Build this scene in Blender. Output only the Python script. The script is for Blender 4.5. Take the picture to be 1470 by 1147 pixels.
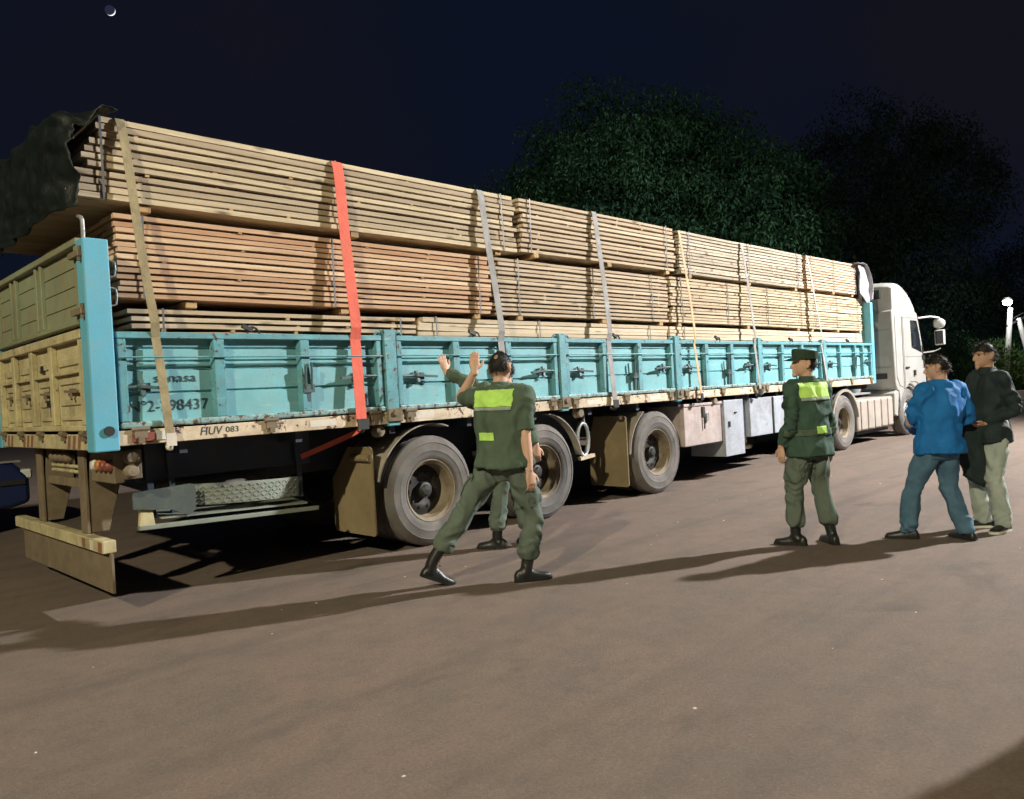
import bpy, bmesh, math, random
import numpy as np
from mathutils import Vector, Matrix, noise
random.seed(7)
rng = np.random.default_rng(11)
scene = bpy.context.scene
COL = scene.collection
for o in list(bpy.data.objects):
    bpy.data.objects.remove(o)

# ------------------------------------------------------------------ camera
# World: X runs along the truck (rear = 0, cab at +X), its near side is Y = 0, Z is up, metres.
cam_d = bpy.data.cameras.new('camera')
cam = bpy.data.objects.new('camera', cam_d)
COL.objects.link(cam)
_r = Vector((0.70531839, -0.70678963, -0.05453802))
_u = Vector((0.04564242, -0.03149687, 0.99846117))
_f = Vector((0.70741978, 0.70672227, -0.01004427))
_m = Matrix((_r, _u, -_f)).transposed().to_4x4()
_m.translation = Vector((-1.80, -5.765, 1.425))
cam.matrix_world = _m
cam_d.sensor_width = 36.0
cam_d.lens = 1112.15 / 1470 * 36
cam_d.clip_start = 0.05
cam_d.clip_end = 3000
scene.camera = cam

# ------------------------------------------------------------------ night sky
world = bpy.data.worlds.new('World')
scene.world = world
world.use_nodes = True
wn = world.node_tree.nodes
wl = world.node_tree.links
wn.clear()
w_out = wn.new('ShaderNodeOutputWorld')
w_bg = wn.new('ShaderNodeBackground')
w_sky = wn.new('ShaderNodeTexSky')
w_sky.sky_type = 'NISHITA'
w_sky.sun_disc = False
w_sky.sun_elevation = math.radians(-7.0)
w_sky.sun_rotation = math.radians(250)
w_tc = wn.new('ShaderNodeTexCoord')
w_no = wn.new('ShaderNodeTexNoise')
w_no.inputs['Scale'].default_value = 2.2
w_no.inputs['Detail'].default_value = 6
w_rp = wn.new('ShaderNodeValToRGB')
w_rp.color_ramp.elements[0].position = 0.38
w_rp.color_ramp.elements[0].color = (0.0036, 0.0060, 0.0150, 1)
w_rp.color_ramp.elements[1].position = 0.66
w_rp.color_ramp.elements[1].color = (0.0066, 0.0064, 0.0110, 1)
w_mx = wn.new('ShaderNodeMix')
w_mx.data_type = 'RGBA'
w_mx.blend_type = 'ADD'
w_mx.inputs['Factor'].default_value = 1.0
w_sc = wn.new('ShaderNodeMix')
w_sc.data_type = 'RGBA'
w_sc.blend_type = 'MULTIPLY'
w_sc.inputs['Factor'].default_value = 1.0
w_sc.inputs['B'].default_value = (0.02, 0.02, 0.03, 1)
wl.new(w_tc.outputs['Generated'], w_no.inputs['Vector'])
wl.new(w_no.outputs['Fac'], w_rp.inputs['Fac'])
wl.new(w_sky.outputs['Color'], w_sc.inputs['A'])
wl.new(w_sc.outputs['Result'], w_mx.inputs['A'])
wl.new(w_rp.outputs['Color'], w_mx.inputs['B'])
wl.new(w_mx.outputs['Result'], w_bg.inputs['Color'])
w_bg.inputs['Strength'].default_value = 1.0
wl.new(w_bg.outputs['Background'], w_out.inputs['Surface'])

# moonlight
sun_d = bpy.data.lights.new('moonlight', 'SUN')
sun_d.energy = 0.012
sun_d.angle = math.radians(0.5)
sun_d.color = (0.75, 0.85, 1.0)
sun = bpy.data.objects.new('moonlight', sun_d)
COL.objects.link(sun)
sun.rotation_euler = Vector((-0.364, -1.058, -0.52)).to_track_quat('-Z', 'Y').to_euler()

LAMP_RIGHT = dict(pos=(18.0, -9.5, 10.0), aim=(9.0, 0.0, 0.0), power=31500, color=(1.0, 0.965, 0.95), r=0.20, cone=118, blend=1.0)
LAMP_LEFT = dict(pos=(-13.5, -8.2, 11.0), aim=(1.0, -1.0, 0.6), power=12500, color=(1.0, 0.88, 0.61), r=0.20, cone=120, blend=0.9)

scene.view_settings.view_transform = 'Standard'
scene.view_settings.look = 'None'
scene.view_settings.exposure = 0.0
scene.view_settings.gamma = 1.0
scene.view_settings.use_curve_mapping = False
scene.cycles.use_denoising = True
scene.cycles.max_bounces = 6

# ------------------------------------------------------------------ materials
def nt(name):
    m = bpy.data.materials.new(name)
    m.use_nodes = True
    n = m.node_tree.nodes
    return m, n, m.node_tree.links, n['Principled BSDF']

def c4(c):
    return (c[0], c[1], c[2], 1)

def mixc(n, l, fac, a, b, bt='MIX'):
    x = n.new('ShaderNodeMix')
    x.data_type = 'RGBA'
    x.blend_type = bt
    for sock, v in (('Factor', fac), ('A', a), ('B', b)):
        if isinstance(v, tuple):
            x.inputs[sock].default_value = c4(v)
        elif isinstance(v, (int, float)):
            x.inputs[sock].default_value = v
        else:
            l.new(v, x.inputs[sock])
    return x.outputs['Result']

def ntex(n, l, vec, scale, detail=5, rough=0.6, stretch=None, dist=0.0):
    if stretch:
        mp = n.new('ShaderNodeMapping')
        mp.inputs['Scale'].default_value = stretch
        l.new(vec, mp.inputs['Vector'])
        vec = mp.outputs['Vector']
    t = n.new('ShaderNodeTexNoise')
    t.inputs['Scale'].default_value = scale
    t.inputs['Detail'].default_value = detail
    t.inputs['Roughness'].default_value = rough
    t.inputs['Distortion'].default_value = dist
    l.new(vec, t.inputs['Vector'])
    return t.outputs['Fac']

def ramp(n, l, fac, p0, p1, a=0.0, b=1.0):
    r = n.new('ShaderNodeMapRange')
    r.inputs['From Min'].default_value = p0
    r.inputs['From Max'].default_value = p1
    r.inputs['To Min'].default_value = a
    r.inputs['To Max'].default_value = b
    l.new(fac, r.inputs['Value'])
    return r.outputs['Result']

def bump(n, l, bsdf, h, strength, dist):
    b = n.new('ShaderNodeBump')
    b.inputs['Strength'].default_value = strength
    b.inputs['Distance'].default_value = dist
    l.new(h, b.inputs['Height'])
    l.new(b.outputs['Normal'], bsdf.inputs['Normal'])

def paint(name, col, rough=0.55, metal=0.0, var=0.22, scale=2.5, dirt=(0.16, 0.11, 0.07), dirt_amt=0.35,
          rust=0.0, rust_col=(0.085, 0.035, 0.018), streak=0.0, bmp=0.15, bscale=90, rand=0.0, speck=0.0):
    m, n, l, b = nt(name)
    tc = n.new('ShaderNodeTexCoord').outputs['Object']
    f1 = ntex(n, l, tc, scale, 6, 0.62)
    lo = tuple(max(0, c * (1 - var)) for c in col)
    hi = tuple(min(1, c * (1 + var)) for c in col)
    cur = mixc(n, l, ramp(n, l, f1, 0.3, 0.7), lo, hi)
    if rand:
        oi = n.new('ShaderNodeObjectInfo').outputs['Random']
        g = n.new('ShaderNodeCombineColor')
        v = ramp(n, l, oi, 0, 1, 1 - rand, 1 + rand)
        for s in ('Red', 'Green', 'Blue'):
            l.new(v, g.inputs[s])
        cur = mixc(n, l, 1.0, cur, g.outputs['Color'], 'MULTIPLY')
    if streak:
        f4 = ntex(n, l, tc, 7.0, 4, 0.6, (1.0, 1.0, 0.09))
        cur = mixc(n, l, ramp(n, l, f4, 0.5, 0.75, 0, streak), cur, dirt)
    if dirt_amt:
        f2 = ntex(n, l, tc, scale * 1.9, 8, 0.7, None, 0.6)
        cur = mixc(n, l, ramp(n, l, f2, 0.45, 0.78, 0, dirt_amt), cur, dirt)
    if speck:
        f5 = ntex(n, l, tc, 38, 3, 0.6)
        f6 = ntex(n, l, tc, 3.3, 4, 0.6)
        mu = n.new('ShaderNodeMath')
        mu.operation = 'MULTIPLY'
        l.new(ramp(n, l, f5, 0.60, 0.68), mu.inputs[0])
        l.new(ramp(n, l, f6, 0.42, 0.62, 0, speck), mu.inputs[1])
        cur = mixc(n, l, mu.outputs[0], cur, tuple(c * 0.35 for c in col))
        f7 = ntex(n, l, tc, 9, 5, 0.7, (0.25, 1, 2.2), 0.3)
        cur = mixc(n, l, ramp(n, l, f7, 0.60, 0.70, 0, speck * 0.6), cur, tuple(min(1, c * 0.55 + 0.30) for c in col))
    rv = None
    if rust:
        f3 = ntex(n, l, tc, scale * 3.1, 9, 0.72, None, 0.3)
        rv = ramp(n, l, f3, 0.72 - rust, 0.745 - rust)
        cur = mixc(n, l, rv, cur, rust_col)
    l.new(cur, b.inputs['Base Color'])
    b.inputs['Metallic'].default_value = metal
    l.new(ramp(n, l, f1, 0.25, 0.75, min(1, rough * 1.2), rough * 0.8), b.inputs['Roughness'])
    if bmp:
        bump(n, l, b, ntex(n, l, tc, bscale, 4, 0.6), bmp, 0.01)
    return m

def wood(name, ca, cb, dark, sap=0.0):
    m, n, l, b = nt(name)
    tc = n.new('ShaderNodeTexCoord').outputs['Object']
    oi = n.new('ShaderNodeObjectInfo').outputs['Random']
    add = n.new('ShaderNodeVectorMath')
    add.operation = 'MULTIPLY_ADD'
    cv = n.new('ShaderNodeCombineXYZ')
    for s in 'XYZ':
        l.new(oi, cv.inputs[s])
    l.new(cv.outputs[0], add.inputs[0])
    add.inputs[1].default_value = (37.0, 53.0, 71.0)
    l.new(tc, add.inputs[2])
    vec = add.outputs[0]
    w = n.new('ShaderNodeTexWhiteNoise')
    w.noise_dimensions = '1D'
    l.new(oi, w.inputs['W'])
    cur = mixc(n, l, w.outputs['Value'], ca, cb)
    sv = n.new('ShaderNodeSeparateColor')
    l.new(w.outputs['Color'], sv.inputs[0])
    cur = mixc(n, l, ramp(n, l, sv.outputs[1], 0.62, 1.0, 0, 0.5), cur, tuple(0.35 * a_ + 0.65 * b_ for a_, b_ in zip(dark, cb)))
    cur = mixc(n, l, ramp(n, l, sv.outputs[2], 0.75, 1.0, 0, 0.45), cur, tuple(min(1, a_ * 1.12 + 0.05) for a_ in ca))
    grain = ntex(n, l, vec, 3.0, 6, 0.65, (0.55, 9.0, 9.0), 0.4)
    cur = mixc(n, l, ramp(n, l, grain, 0.42, 0.72, 0, 0.55), cur, dark)
    blot = ntex(n, l, vec, 1.6, 5, 0.6, (0.8, 2.0, 2.0))
    cur = mixc(n, l, ramp(n, l, blot, 0.5, 0.75, 0, 0.5), cur, tuple(0.5 * (x + y) for x, y in zip(dark, cb)))
    v = n.new('ShaderNodeTexVoronoi')
    mp = n.new('ShaderNodeMapping')
    mp.inputs['Scale'].default_value = (1.9, 7, 7)
    l.new(vec, mp.inputs['Vector'])
    l.new(mp.outputs['Vector'], v.inputs['Vector'])
    v.inputs['Scale'].default_value = 1.0
    kn = ramp(n, l, v.outputs['Distance'], 0.05, 0.17, 0.85, 0.0)
    cur = mixc(n, l, kn, cur, tuple(x * 0.45 for x in dark))
    if sap:
        s2 = ntex(n, l, vec, 5.0, 3, 0.6, (1.0, 1.0, 1.0))
        cur = mixc(n, l, ramp(n, l, s2, 0.60, 0.66, 0, sap), cur, (0.16, 0.10, 0.05))
    l.new(cur, b.inputs['Base Color'])
    b.inputs['Roughness'].default_value = 0.85
    b.inputs['Specular IOR Level'].default_value = 0.2
    bump(n, l, b, grain, 0.25, 0.006)
    return m

def cloth(name, col, var=0.18, rough=0.9, fine=260, spec=0.2, tint=None, wrinkle=0.35):
    m, n, l, b = nt(name)
    tc = n.new('ShaderNodeTexCoord').outputs['Object']
    f = ntex(n, l, tc, 7, 5, 0.6)
    cur = mixc(n, l, ramp(n, l, f, 0.3, 0.7), tuple(c * (1 - var) for c in col), tuple(min(1, c * (1 + var)) for c in col))
    if tint:
        cur = mixc(n, l, ramp(n, l, ntex(n, l, tc, 2.2, 3), 0.48, 0.62, 0, 0.6), cur, tint)
    l.new(cur, b.inputs['Base Color'])
    b.inputs['Roughness'].default_value = rough
    b.inputs['Specular IOR Level'].default_value = spec
    hh = n.new('ShaderNodeMath')
    hh.operation = 'MULTIPLY_ADD'
    l.new(ntex(n, l, tc, fine, 3, 0.7), hh.inputs[0])
    hh.inputs[1].default_value = 0.12
    l.new(ntex(n, l, tc, 24, 5, 0.55, (1, 1, 0.6), 0.8), hh.inputs[2])
    bump(n, l, b, hh.outputs[0], wrinkle, 0.02)
    return m

def plain(name, col, rough=0.5, metal=0.0, emit=None, estr=0.0):
    m, n, l, b = nt(name)
    tc = n.new('ShaderNodeTexCoord').outputs['Object']
    f = ntex(n, l, tc, 14, 4)
    l.new(mixc(n, l, f, tuple(c * 0.8 for c in col), tuple(min(1, c * 1.2) for c in col)), b.inputs['Base Color'])
    b.inputs['Roughness'].default_value = rough
    b.inputs['Metallic'].default_value = metal
    if emit:
        b.inputs['Emission Color'].default_value = c4(emit)
        b.inputs['Emission Strength'].default_value = estr
    return m

M = {}
M['turq'] = paint('turquoise_paint', (0.158, 0.415, 0.455), 0.55, var=0.18, dirt=(0.22, 0.37, 0.37), dirt_amt=0.7, rust=0.06, streak=0.7, speck=0.8)
M['turq_frame'] = paint('turquoise_frame_paint', (0.095, 0.305, 0.35), 0.55, var=0.25, dirt=(0.14, 0.20, 0.19), dirt_amt=0.7, rust=0.135, scale=4.5, speck=0.9)
M['worn_bar'] = paint('worn_bottom_bar', (0.22, 0.38, 0.38), 0.6, var=0.3, dirt=(0.12, 0.11, 0.09), dirt_amt=0.8, rust=0.19, scale=6, speck=0.9)
M['blue_post'] = paint('blue_post_paint', (0.11, 0.39, 0.53), 0.55, var=0.14, dirt=(0.22, 0.34, 0.36), dirt_amt=0.6, rust=0.0, scale=1.5)
M['gate_yellow'] = paint('pale_yellow_gate_paint', (0.47, 0.42, 0.24), 0.65, dirt=(0.17, 0.13, 0.07), dirt_amt=0.65, rust=0.07, streak=0.6, scale=4, speck=0.8)
M['gate_green'] = paint('faded_green_gate_paint', (0.20, 0.235, 0.15), 0.65, dirt=(0.24, 0.15, 0.06), dirt_amt=0.6, rust=0.04, streak=0.4, scale=1.8)
M['rail'] = paint('cream_rail_paint', (0.62, 0.52, 0.37), 0.55, dirt=(0.22, 0.15, 0.09), dirt_amt=0.7, rust=0.15, scale=3, speck=0.8)
M['chassis'] = paint('dark_chassis_paint', (0.026, 0.040, 0.066), 0.65, dirt=(0.07, 0.06, 0.05), dirt_amt=0.6, rust=0.03)
M['dusty'] = paint('dusty_steel', (0.17, 0.135, 0.085), 0.85, dirt=(0.10, 0.07, 0.045), dirt_amt=0.6, rust=0.06, scale=5)
M['latch'] = paint('grimy_teal_latch', (0.07, 0.12, 0.125), 0.5, metal=0.2, dirt=(0.05, 0.05, 0.045), dirt_amt=0.7, scale=20)
M['iron'] = paint('dark_iron', (0.045, 0.05, 0.05), 0.55, metal=0.6, dirt=(0.1, 0.08, 0.06), dirt_amt=0.5)
M['galv'] = paint('bare_steel', (0.34, 0.36, 0.36), 0.5, metal=0.5, dirt=(0.15, 0.12, 0.1), dirt_amt=0.5)
M['tyre'] = paint('dusty_tyre_rubber', (0.115, 0.112, 0.105), 0.9, var=0.25, dirt=(0.17, 0.13, 0.10), dirt_amt=0.75, scale=5, bmp=0.3)
M['rim'] = paint('dusty_cream_rim', (0.215, 0.18, 0.125), 0.8, dirt=(0.10, 0.065, 0.04), dirt_amt=0.8, rust=0.08, scale=4)
M['drum'] = paint('black_greasy_hub', (0.018, 0.017, 0.016), 0.6, dirt=(0.06, 0.045, 0.035), dirt_amt=0.6, scale=9)
M['flap'] = paint('dusty_mudflap_rubber', (0.22, 0.175, 0.095), 0.9, dirt=(0.13, 0.09, 0.05), dirt_amt=0.5, scale=2)
M['fender'] = paint('dusty_grey_mudguard', (0.27, 0.25, 0.21), 0.75, dirt=(0.14, 0.10, 0.06), dirt_amt=0.6, scale=3)
M['box_pink'] = paint('pinkish_grey_toolbox_paint', (0.43, 0.37, 0.35), 0.6, dirt=(0.2, 0.13, 0.1), dirt_amt=0.6, rust=0.07, streak=0.6, speck=0.8)
M['box_blue'] = paint('pale_blue_grey_paint', (0.33, 0.37, 0.42), 0.6, dirt=(0.18, 0.14, 0.12), dirt_amt=0.55, rust=0.08, streak=0.6, speck=0.8)
M['cab'] = paint('white_cab_paint', (0.32, 0.322, 0.305), 0.45, var=0.10, dirt=(0.21, 0.165, 0.11), dirt_amt=0.55, scale=1.2, bmp=0.0)
M['cab_grey'] = paint('grey_cab_plastic', (0.22, 0.24, 0.24), 0.6, dirt=(0.2, 0.17, 0.13), dirt_amt=0.4)
M['skirt'] = paint('dusty_tank_skirt', (0.31, 0.28, 0.245), 0.6, dirt=(0.2, 0.13, 0.09), dirt_amt=0.5, scale=2)
M['black'] = plain('black_plastic', (0.02, 0.02, 0.021), 0.5)
M['glass'] = plain('dark_glass', (0.012, 0.015, 0.018), 0.08)
M['mirror'] = plain('mirror_housing', (0.45, 0.46, 0.46), 0.35)
M['checker'] = paint('pale_green_checker_plate', (0.27, 0.31, 0.26), 0.5, metal=0.4, dirt=(0.16, 0.14, 0.10), dirt_amt=0.5, scale=3)
M['plate_green'] = paint('dark_green_sheet', (0.055, 0.075, 0.068), 0.6, dirt=(0.15, 0.15, 0.11), dirt_amt=0.5, scale=3)
M['red_strap'] = cloth('red_webbing', (0.70, 0.15, 0.105), 0.12, 0.8, 400, tint=(0.55, 0.15, 0.10))
M['grey_strap'] = cloth('grey_webbing', (0.30, 0.30, 0.29), 0.25, 0.8, 400, tint=(0.20, 0.19, 0.17))
M['olive_strap'] = cloth('olive_webbing', (0.30, 0.255, 0.15), 0.3, 0.85, 400, tint=(0.19, 0.165, 0.10))
M['tan_strap'] = cloth('tan_webbing', (0.50, 0.37, 0.22), 0.2, 0.8, 400)
M['band'] = paint('steel_banding', (0.10, 0.11, 0.12), 0.55, metal=0.3, dirt_amt=0.5)
M['tarp_dark'] = cloth('dark_green_black_tarpaulin', (0.004, 0.008, 0.007), 0.4, 0.55, 60, 0.3, tint=(0.009, 0.013, 0.014))
M['tarp_white'] = cloth('pale_plastic_sheet', (0.30, 0.30, 0.33), 0.2, 0.4, 40, 0.5)
M['ink'] = plain('dark_teal_lettering', (0.015, 0.045, 0.055), 0.6)
M['amber'] = plain('amber_lens', (0.5, 0.2, 0.06), 0.3)
M['red_lens'] = plain('dusty_red_lens', (0.22, 0.07, 0.05), 0.4)
M['white_lens'] = plain('pale_lens', (0.6, 0.62, 0.58), 0.25)
M['tape_white'] = plain('white_reflective_tape', (0.62, 0.58, 0.5), 0.4)
M['tape_red'] = plain('faded_red_tape', (0.24, 0.12, 0.075), 0.5)
WOODS = {
    'tan': wood('weathered_tan_lumber', (0.62, 0.53, 0.355), (0.41, 0.335, 0.235), (0.20, 0.145, 0.09)),
    'red': wood('reddish_lumber', (0.68, 0.53, 0.355), (0.46, 0.285, 0.17), (0.27, 0.13, 0.068)),
    'pale': wood('pale_pine_lumber', (0.56, 0.465, 0.33), (0.42, 0.335, 0.235), (0.24, 0.17, 0.10)),
    'stained': wood('stained_pine_lumber', (0.57, 0.48, 0.335), (0.43, 0.35, 0.235), (0.22, 0.155, 0.09), 0.85),
    'greyish': wood('greyish_pine_lumber', (0.51, 0.45, 0.345), (0.38, 0.33, 0.255), (0.19, 0.15, 0.10), 0.7),
    'pink': wood('pinkish_pine_lumber', (0.55, 0.42, 0.305), (0.43, 0.315, 0.225), (0.24, 0.155, 0.095)),
    'cream': wood('creamy_planed_lumber', (0.60, 0.51, 0.375), (0.53, 0.44, 0.315), (0.35, 0.26, 0.16)),
}
M['bearer'] = wood('bearer_wood', (0.48, 0.34, 0.17), (0.36, 0.25, 0.13), (0.22, 0.13, 0.06))

def ground_mat():
    m, n, l, b = nt('dusty_red_brown_asphalt')
    tc = n.new('ShaderNodeTexCoord').outputs['Object']
    big = ntex(n, l, tc, 0.35, 5, 0.6, None, 0.5)
    mid = ntex(n, l, tc, 1.7, 6, 0.65, (1, 1.6, 1))
    fine = ntex(n, l, tc, 55, 4, 0.75)
    grit = ntex(n, l, tc, 190, 2, 0.8)
    cur = mixc(n, l, ramp(n, l, big, 0.35, 0.65), (0.186, 0.143, 0.112), (0.222, 0.158, 0.124))
    cur = mixc(n, l, ramp(n, l, mid, 0.45, 0.75, 0, 0.75), cur, (0.122, 0.112, 0.098))
    cur = mixc(n, l, ramp(n, l, ntex(n, l, tc, 5.5, 6, 0.7), 0.46, 0.72, 0, 0.55), cur, (0.112, 0.094, 0.080))
    cur = mixc(n, l, ramp(n, l, ntex(n, l, tc, 12, 5, 0.7), 0.5, 0.75, 0, 0.4), cur, (0.23, 0.195, 0.165))
    # trodden red dust drifting along the length of the truck
    dust = ntex(n, l, tc, 0.8, 5, 0.6, (0.35, 1.3, 1))
    cur = mixc(n, l, ramp(n, l, dust, 0.52, 0.72, 0, 0.55), cur, (0.215, 0.152, 0.125))
    trk = ntex(n, l, tc, 1.0, 4, 0.55, (0.10, 2.6, 1), 0.25)
    cur = mixc(n, l, ramp(n, l, trk, 0.50, 0.66, 0, 0.42), cur, (0.095, 0.078, 0.064))
    oil = ntex(n, l, tc, 1.15, 4, 0.55, (0.7, 1.3, 1), 0.4)
    cur = mixc(n, l, ramp(n, l, oil, 0.62, 0.72, 0, 0.6), cur, (0.07, 0.056, 0.045))
    cur = mixc(n, l, ramp(n, l, fine, 0.3, 0.7, 0.0, 0.62), cur, (0.085, 0.072, 0.060))
    v = n.new('ShaderNodeTexVoronoi')
    v.inputs['Scale'].default_value = 62
    l.new(tc, v.inputs['Vector'])
    st = ramp(n, l, v.outputs['Distance'], 0.10, 0.2, 0.6, 0.0)
    sel = n.new('ShaderNodeSeparateColor')
    l.new(v.outputs['Color'], sel.inputs[0])
    pick = ramp(n, l, sel.outputs[0], 0.74, 0.78)
    mul = n.new('ShaderNodeMath')
    mul.operation = 'MULTIPLY'
    l.new(st, mul.inputs[0])
    l.new(pick, mul.inputs[1])
    cur = mixc(n, l, mul.outputs[0], cur, (0.30, 0.25, 0.21))
    l.new(cur, b.inputs['Base Color'])
    b.inputs['Roughness'].default_value = 0.88
    b.inputs['Specular IOR Level'].default_value = 0.3
    h = n.new('ShaderNodeMath')
    h.operation = 'ADD'
    l.new(fine, h.inputs[0])
    l.new(grit, h.inputs[1])
    bump(n, l, b, h.outputs[0], 0.55, 0.006)
    return m
M['ground'] = ground_mat()

def leaf_mat(name, ca, cb, rough=0.5):
    m, n, l, b = nt(name)
    g = n.new('ShaderNodeNewGeometry')
    tc = n.new('ShaderNodeTexCoord').outputs['Object']
    lf = mixc(n, l, g.outputs['Random Per Island'], ca, cb)
    lf = mixc(n, l, ramp(n, l, ntex(n, l, tc, 0.9, 3, 0.6), 0.35, 0.65), lf, tuple(0.5 * a_ + 0.10 * b_ for a_, b_ in zip(ca, cb)))
    l.new(lf, b.inputs['Base Color'])
    b.inputs['Roughness'].default_value = rough
    b.inputs['Specular IOR Level'].default_value = 0.06
    return m
M['leaf'] = leaf_mat('dark_glossy_leaves', (0.011, 0.036, 0.018), (0.034, 0.084, 0.044), 0.8)
M['leaf2'] = leaf_mat('grey_green_leaves', (0.016, 0.036, 0.027), (0.036, 0.064, 0.048), 0.8)
M['leaf3'] = leaf_mat('hedge_leaves', (0.045, 0.085, 0.025), (0.10, 0.16, 0.045), 0.6)
M['bark'] = paint('bark', (0.08, 0.06, 0.045), 0.9, dirt_amt=0.3, bmp=0.6, bscale=20)
M['concrete'] = paint('pale_concrete', (0.46, 0.44, 0.40), 0.85, dirt=(0.2, 0.17, 0.14), dirt_amt=0.4, scale=1.5)

# ------------------------------------------------------------------ mesh helpers
class MB:
    def __init__(s):
        s.v, s.f = [], []
    def add(s, vs, fs):
        o = len(s.v)
        s.v += [tuple(v) for v in vs]
        s.f += [tuple(i + o for i in f) for f in fs]
        return s
    def box(s, x0, x1, y0, y1, z0, z1):
        return s.add([(x0, y0, z0), (x1, y0, z0), (x1, y1, z0), (x0, y1, z0), (x0, y0, z1), (x1, y0, z1), (x1, y1, z1), (x0, y1, z1)],
                     [(0, 3, 2, 1), (4, 5, 6, 7), (0, 1, 5, 4), (1, 2, 6, 5), (2, 3, 7, 6), (3, 0, 4, 7)])
    def obox(s, p0, p1, w, t, up=(0, 0, 1)):
        """a bar of width w and thickness t from p0 to p1"""
        p0, p1 = Vector(p0), Vector(p1)
        d = (p1 - p0).normalized()
        a = d.cross(Vector(up))
        if a.length < 1e-4:
            a = d.cross(Vector((1, 0, 0)))
        a.normalize()
        b = a.cross(d).normalized()
        vs = [p + a * sa * w / 2 + b * sb * t / 2 for p in (p0, p1) for sa, sb in ((-1, -1), (1, -1), (1, 1), (-1, 1))]
        return s.add(vs, [(0, 1, 2, 3)[::-1], (4, 5, 6, 7), (0, 1, 5, 4), (1, 2, 6, 5), (2, 3, 7, 6), (3, 0, 4, 7)])
    def cyl(s, p0, p1, r0, r1=None, n=12):
        return s.tube([p0, p1], [r0, r0 if r1 is None else r1], n, 1)
    def tube(s, pts, rad, n=10, sub=4, side=None, caps=True):
        P = [Vector(p) for p in pts]
        Rr = [r if isinstance(r, tuple) else (r, r) for r in rad]
        if sub > 1 and len(P) > 2:
            Q, RR = [], []
            for i in range(len(P) - 1):
                a, b_, c, d = P[max(i - 1, 0)], P[i], P[i + 1], P[min(i + 2, len(P) - 1)]
                for k in range(sub):
                    t = k / sub
                    Q.append(0.5 * ((2 * b_) + (c - a) * t + (2 * a - 5 * b_ + 4 * c - d) * t * t + (3 * b_ - a - 3 * c + d) * t ** 3))
                    tt = t * t * (3 - 2 * t) * 0.5 + t * 0.5
                    RR.append(tuple(Rr[i][j] * (1 - tt) + Rr[i + 1][j] * tt for j in (0, 1)))
            Q.append(P[-1])
            RR.append(Rr[-1])
            P, Rr = Q, RR
        N = len(P)
        ref = Vector(side) if side else None
        rings = []
        pa = None
        for i in range(N):
            d = (P[min(i + 1, N - 1)] - P[max(i - 1, 0)])
            d = d.normalized() if d.length > 1e-9 else Vector((0, 0, 1))
            if ref is not None:
                a = ref - d * ref.dot(d)
            elif pa is not None:
                a = pa - d * pa.dot(d)
            else:
                a = Vector((0, 0, 1)).cross(d)
                if a.length < 1e-3:
                    a = Vector((1, 0, 0)) - d * d.x
            a.normalize()
            pa = a
            b_ = d.cross(a)
            rings.append([P[i] + a * Rr[i][0] * math.cos(2 * math.pi * k / n) + b_ * Rr[i][1] * math.sin(2 * math.pi * k / n) for k in range(n)])
        vs = [v for r in rings for v in r]
        fs = [(i * n + k, i * n + (k + 1) % n, (i + 1) * n + (k + 1) % n, (i + 1) * n + k) for i in range(N - 1) for k in range(n)]
        if caps:
            fs += [tuple(range(n))[::-1], tuple((N - 1) * n + k for k in range(n))]
        return s.add(vs, fs)
    def prism(s, prof, axis, a, b):
        """closed profile extruded along an axis; profile coordinates are the two other axes in order"""
        n = len(prof)
        def mk(p, t):
            q = list(p)
            q.insert('XYZ'.index(axis), t)
            return tuple(q)
        return s.add([mk(p, a) for p in prof] + [mk(p, b) for p in prof],
                     [tuple(range(n)), tuple(range(n, 2 * n))[::-1]] + [(i, i + n, (i + 1) % n + n, (i + 1) % n) for i in range(n)])
    def lathe(s, prof, c, n=40, axis='Y', closed=False):
        """profile (radius, offset along axis) turned about an axis through c"""
        c = Vector(c)
        k = len(prof)
        vs = []
        for i in range(n):
            t = 2 * math.pi * i / n
            for r, h in prof:
                q = {'Y': (r * math.cos(t), h, r * math.sin(t)), 'Z': (r * math.cos(t), r * math.sin(t), h), 'X': (h, r * math.cos(t), r * math.sin(t))}[axis]
                vs.append(c + Vector(q))
        fs = []
        for i in range(n):
            j = (i + 1) % n
            for m_ in range(k if closed else k - 1):
                q = (m_ + 1) % k
                fs.append((i * k + m_, i * k + q, j * k + q, j * k + m_))
        return s.add(vs, fs)
    def ball(s, c, r, n=12, m=8):
        c = Vector(c)
        r = r if isinstance(r, tuple) else (r, r, r)
        vs = [c + Vector((0, 0, r[2]))]
        for i in range(1, m):
            p = math.pi * i / m
            for k in range(n):
                t = 2 * math.pi * k / n
                vs.append(c + Vector((r[0] * math.sin(p) * math.cos(t), r[1] * math.sin(p) * math.sin(t), r[2] * math.cos(p))))
        vs.append(c - Vector((0, 0, r[2])))
        fs = [(0, 1 + k, 1 + (k + 1) % n) for k in range(n)]
        for i in range(m - 2):
            fs += [(1 + i * n + k, 1 + (i + 1) * n + k, 1 + (i + 1) * n + (k + 1) % n, 1 + i * n + (k + 1) % n) for k in range(n)]
        L = len(vs) - 1
        fs += [(L, 1 + (m - 2) * n + (k + 1) % n, 1 + (m - 2) * n + k) for k in range(n)]
        return s.add(vs, fs)
    def build(s, name, mat, parent=None, smooth=False, bev=0.0, fix=True, seg=1):
        me = bpy.data.meshes.new(name)
        off = root_loc(parent)
        me.from_pydata([(v[0] - off.x, v[1] - off.y, v[2] - off.z) for v in s.v], [], s.f)
        if fix:
            bm = bmesh.new()
            bm.from_mesh(me)
            bmesh.ops.recalc_face_normals(bm, faces=bm.faces)
            bm.to_mesh(me)
            bm.free()
        return link(name, me, mat, parent, smooth, bev, seg)

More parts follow.
